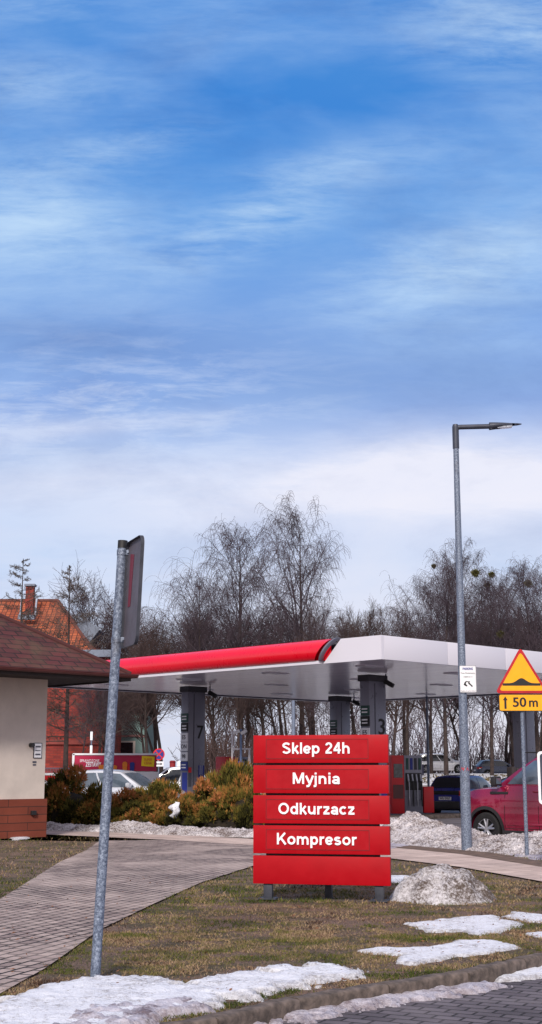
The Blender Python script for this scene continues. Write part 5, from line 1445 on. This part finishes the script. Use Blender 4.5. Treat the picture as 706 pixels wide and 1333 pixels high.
RB = [(556, 745, 110, B3, 'weeping birch left of the lamp pole, first of the right-hand birches'), (574, 715, 104, B2, 'birch close left of the lamp pole'), (597, 700, 116, B1, 'birch directly behind the lamp pole'), (632, 735, 104, B3, 'birch with mistletoe just right of the lamp pole'),
      (660, 740, 114, B1, 'birch above the warning triangle'), (690, 716, 108, B2, 'tall birch at the right edge of the picture'), (712, 735, 104, B3, 'birch cut by the right edge behind the canopy')]
for px, top, Y, pr, lab in RB: tree('birch_tree', pr, px, top, Y, lab, wk=1.05)
# belt of bare trees beyond the station
rnd = random.Random(4)
LABG = 'one of the many bare dark trees in the belt beyond the station'
for row, (Y0, step, t0, t1) in enumerate(((94, 44, 836, 868), (112, 30, 800, 838), (126, 27, 790, 822))):
    px = 145 + row * 9
    while px < 725:
        Y = Y0 + rnd.uniform(-4, 4); p = [L1, L2, L3, L4][rnd.randint(0, 3)]
        top = rnd.uniform(t0, t1)
        if px < 235: top += 22
        tree('bare_tree', p, px + rnd.uniform(-8, 8), top, Y, LABG, 'bare trees in the belt beyond the station', nat=16, wk=rnd.uniform(.75, 1.05))
        if row == 0 and px < 235: px = 240
        px += step * (1.35 if px < 240 else 1.0) * rnd.uniform(.75, 1.35)
        if row == 0 and 520 < px < 690: px = 695
        if row == 1 and 540 < px < 606: px = 608
for px, Y in ((6, 120), (25, 128), (-10, 118), (60, 125), (110, 122), (132, 116)):
    tree('bare_tree', L2 if px % 2 else L1, px, 850, Y, LABG, 'bare trees in the belt beyond the station', nat=15)
# trunks close behind the shrubs and banner at left
for px, top, Y, lab in ((104, 905, 84, 'dark leaning trunk tree before the brick wall, left one'), (131, 880, 86, 'dark forked tree before the brick wall beside the post'), (196, 860, 90, 'forked bare tree behind the no stopping sign'), (215, 850, 94, 'curving bare tree left of column 7')):
    tree('bare_tree', L3 if px > 120 else L4, px, top, Y, lab, nat=15)
# mistletoe
def mistle():
    T = Tree(5); b = MB(); rs = random.Random(9)
    for i in range(420):
        d = Vector((rs.gauss(0, 1), rs.gauss(0, 1), rs.gauss(0, 1))).normalized(); e = d * rs.uniform(.6, 1) ; q = e + Vector((rs.gauss(0, .12), rs.gauss(0, .12), rs.gauss(0, .12)))
        b.tube([d * .1, e * .6, q], [.03, .03, .05], 3, cap=False)
    o = b.build('mistletoe', 'mistle'); return o
mo = mistle(); first = True
for px, py, rad, Y, w in ((619, 746, 6.5, 103, 'ball right of the lamp pole, largest'), (640, 748, 5, 103, 'ball right of the largest one'), (635, 762, 4.5, 104, 'ball below the middle pair'), (688, 760, 6, 107, 'ball near the right edge'), (565, 737, 4, 103, 'ball left of the lamp pole'), (652, 826, 6, 103, 'ball low above the canopy fascia')):
    o = mo if first else mo.copy()
    if not first: COL.objects.link(o)
    first = False; o.location = D(px, py, Y); s = rad / 1735 * Y; o.scale = (s, s, s * .9)
    tag(o, 'dark olive mistletoe ' + w, 'mistletoe', 'mistletoe balls in the right-hand birches')
# far wood and undergrowth (a mass)
def brush(name, n, x0, x1, Ya, Yb, zmax, m, lab, seed, rk=.022, zmin=0, hmin=.5):
    rs = np.random.RandomState(seed); b = MB()
    for i in range(n):
        Y = rs.uniform(Ya, Yb); x = rs.uniform(x0, x1) * Y / Ya; zb = terrain(x, Y); h = zmax * rs.uniform(hmin, 1) * (1 + .25 * noise.noise((x * .12, Y * .1, 3)))
        p = Vector((x, Y, zb + zmin)); d = Vector((rs.normal() * .18, rs.normal() * .1, 1)).normalized()
        pts = [p]; L = h / 3
        for k in range(3): d = (d + Vector((rs.normal() * .16, rs.normal() * .1, 0))).normalized(); pts.append(pts[-1] + d * L)
        b.tube(pts, [rk * 1.8, rk * 1.3, rk, rk * .6], 3, cap=False)
        for q in range(5):
            j = rs.randint(1, 3); o = pts[j].lerp(pts[j + 1], rs.rand()); e = o + Vector((rs.normal() * .22 * h * .5, rs.normal() * .3, abs(rs.normal()) * .16 * h)); b.tube([o, e], [rk * .8, rk * .5], 3, cap=False)
    o = b.build(name, m); return tag(o, lab, 'undergrowth', kind='stuff')
brush('far_wood', 520, -8, 36, 150, 172, 9.5, 'twig', 'distant grey-brown wood behind the belt of bare trees', 3, .03)
brush('undergrowth', 480, -2.5, 26, 122, 134, 2.6, 'twig_dark', 'bare brown undergrowth between the far trunks', 4, .02)
brush('undergrowth', 420, -5.5, 2, 88, 96, 3.6, 'twig_dark', 'bare brown bushes behind the white rack and column 7', 6, .02)
# low hedge strips on the far bank
def hedge(x0, x1, Y, h, lab):
    rs = np.random.RandomState(int(Y)); b = MB(); zb = terrain(0, Y)
    for i in range(int((x1 - x0) * 70)):
        p = Vector((rs.uniform(x0, x1), Y + rs.normal() * .35, zb + rs.uniform(0, h))); s = rs.uniform(.06, .16)
        a, c = Vector(rs.normal(size=3)).normalized() * s, Vector(rs.normal(size=3)).normalized() * s
        b.quadf([p - a, p + c, p + a])
    o = b.build('hedge', 'hedge'); tag(o, lab, 'hedge')
hedge(6, 30, 92, .55, 'low ragged brown hedge on the bank behind the navy car')
hedge(-8, 1.5, 80, .5, 'low green-brown hedge strip behind column 7')

#======================================================================= SKY AND LIGHT
def world():
    w = bpy.data.worlds.new("World"); sc.world = w; w.use_nodes = True
    t = NT(w); bg = t.n['Background']
    tc = t.new('ShaderNodeTexCoord'); dirv = tc.outputs['Generated']
    sep = t.new('ShaderNodeSeparateXYZ'); t.link(dirv, sep.inputs[0]); X, Y, Z = sep.outputs
    sky = t.new('ShaderNodeTexSky'); sky.sky_type = 'NISHITA'; sky.sun_disc = False; sky.sun_elevation = R(34); sky.sun_rotation = R(190); sky.air_density = 1.0; sky.dust_density = .6
    skyc = t.mix(1.0, sky.outputs[0], (.085, .085, .085, 1), 'MULTIPLY')
    grad = t.ramp(t.math('MULTIPLY', Z, 1.5, clamp=True), [(0, rgb(238, 232, 240)), (.13, rgb(235, 234, 247)), (.215, rgb(229, 233, 250)), (.31, rgb(210, 222, 249)), (.40, rgb(152, 182, 236)), (.48, rgb(126, 167, 230)), (.60, rgb(104, 163, 231)), (.70, rgb(64, 138, 219)), (.82, rgb(70, 142, 222)), (1, rgb(40, 96, 190))])
    base = t.mix(.94, skyc, grad)
    ys = t.math('MAXIMUM', t.math('ABSOLUTE', Y), .15)
    u = t.math('DIVIDE', X, ys); v = t.math('DIVIDE', Z, ys)
    comb = t.new('ShaderNodeCombineXYZ'); t.link(u, comb.inputs[0]); t.link(v, comb.inputs[1])
    def mapn(scale, rot, sc_, det, ro, dist, loc=(0, 0, 0)):
        m = t.new('ShaderNodeMapping'); m.inputs['Scale'].default_value = scale; m.inputs['Rotation'].default_value = (0, 0, rot); m.inputs['Location'].default_value = loc
        t.link(comb.outputs[0], m.inputs[0]); return t.noise(m.outputs[0], sc_, det, ro, dist)
    wisp = mapn((1, 3.2, 1), R(-14), 5.0, 9, .62, .5)
    fine = mapn((1, 5.0, 1), R(-16), 15, 10, .68, .35, (3, 1, 0))
    fil = mapn((1, 3.6, 1), R(-24), 34, 8, .7, .5, (5, 2, 0))
    broad = mapn((1, 2.4, 1), R(-6), 2.6, 5, .5, .35, (7, 2, 0))
    def blob(px, py, su, sv, rot=0):
        r = ray(px, py); u0, v0 = r[0] / r[1], r[2] / r[1]; c, s = math.cos(R(rot)), math.sin(R(rot)); su /= 1735; sv /= 1735
        du = t.math('SUBTRACT', u, u0); dv = t.math('SUBTRACT', v, v0)
        a = t.math('MULTIPLY', t.math('ADD', t.math('MULTIPLY', du, c), t.math('MULTIPLY', dv, s)), 1 / su)
        b = t.math('MULTIPLY', t.math('SUBTRACT', t.math('MULTIPLY', dv, c), t.math('MULTIPLY', du, s)), 1 / sv)
        q = t.math('ADD', t.math('MULTIPLY', a, a), t.math('MULTIPLY', b, b))
        return t.math('EXPONENT', t.math('MULTIPLY', q, -1.0))
    def addall(L):
        o = L[0]
        for x in L[1:]: o = t.math('ADD', o, x)
        return o
    bright = addall([blob(20, 290, 160, 74), t.math('MULTIPLY', blob(330, 290, 170, 46, 26), .8), t.math('MULTIPLY', blob(590, 350, 170, 62, 16), 1.0), t.math('MULTIPLY', blob(680, 25, 170, 80), .7), t.math('MULTIPLY', blob(150, 195, 130, 28, 12), .55), t.math('MULTIPLY', blob(20, 110, 110, 40), .5), t.math('MULTIPLY', blob(420, 215, 160, 22, 6), .3), t.math('MULTIPLY', blob(20, 5, 120, 26), .45)])
    wn = t.math('ADD', t.math('MULTIPLY', t.ramp(wisp, [(.38, 0.), (.62, 1.)]), .50), t.math('MULTIPLY', t.ramp(fine, [(.38, 0.), (.64, 1.)]), .38))
    wn = t.math('ADD', wn, t.math('MULTIPLY', t.ramp(fil, [(.38, 0.), (.68, 1.)]), .12))
    m1 = t.math('MULTIPLY', bright, t.math('MULTIPLY_ADD', wn, 1.2, .06), clamp=True)
    c = t.mix(t.math('MULTIPLY', m1, .95, clamp=True), base, rgb(200, 226, 250))
    # thin veil everywhere
    veil = t.math('MULTIPLY', t.ramp(broad, [(.38, 0.), (.70, 1.)]), t.math('MULTIPLY_ADD', wn, .55, .30))
    c = t.mix(t.math('MULTIPLY', veil, .9, clamp=True), c, rgb(176, 208, 246))
    # darker blue-violet bands
    dk = addall([blob(140, 445, 250, 44, -2), t.math('MULTIPLY', blob(520, 500, 260, 50, 0), .8), t.math('MULTIPLY', blob(240, 395, 120, 30, 20), .0)])
    c = t.mix(t.math('MULTIPLY', t.math('MULTIPLY', dk, t.math('MULTIPLY_ADD', broad, .8, .25)), .95, clamp=True), c, rgb(122, 156, 212))
    # white bank low over the trees
    lo = addall([blob(420, 640, 330, 52, 4), t.math('MULTIPLY', blob(640, 620, 200, 60), .9), t.math('MULTIPLY', blob(60, 625, 200, 32, 6), .55), t.math('MULTIPLY', blob(80, 560, 200, 14, 5), .5)])
    c = t.mix(t.math('MULTIPLY', lo, t.math('MULTIPLY_ADD', wn, .75, .5), clamp=True), c, rgb(240, 240, 252))
    ripple = t.math('MULTIPLY', t.ramp(fine, [(.45, 0.), (.62, 1.)]), blob(90, 560, 260, 100, 5))
    c = t.mix(t.math('MULTIPLY', ripple, .7), c, rgb(214, 226, 250))
    mott = mapn((1, 2.2, 1), R(-12), 6.5, 8, .62, .3, (11, 4, 0))
    c = t.mix(1.0, c, t.ramp(mott, [(.32, rgb(232, 236, 244)), (.52, rgb(250, 252, 255)), (.7, rgb(255, 255, 255))]), 'MULTIPLY')
    back = t.ramp(t.math('MULTIPLY_ADD', Y, -.5, .5), [(.42, 0.), (.60, .9)])  # unseen sky behind the camera and overhead whitened as added ambient fill
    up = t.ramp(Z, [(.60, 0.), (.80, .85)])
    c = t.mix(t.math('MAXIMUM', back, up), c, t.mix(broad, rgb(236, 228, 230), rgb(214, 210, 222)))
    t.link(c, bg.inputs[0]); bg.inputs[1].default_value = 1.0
world()
sun = bpy.data.lights.new('Sun', 'SUN'); sun.energy = 3.8; sun.angle = R(10); sun.color = (1, .93, .84)
so = bpy.data.objects.new('Sun', sun); COL.objects.link(so)
az = R(190)   # measured clockwise from +Y: behind the camera
el = R(34)
dv = Vector((math.sin(az) * math.cos(el), math.cos(az) * math.cos(el), math.sin(el)))
so.rotation_euler = dv.to_track_quat('Z', 'Y').to_euler()

flush_texts()
sc.view_settings.view_transform = 'Standard'; sc.view_settings.look = 'None'; sc.view_settings.exposure = 0; sc.view_settings.gamma = 1
sc.cycles.max_bounces = 6; sc.cycles.use_denoising = True
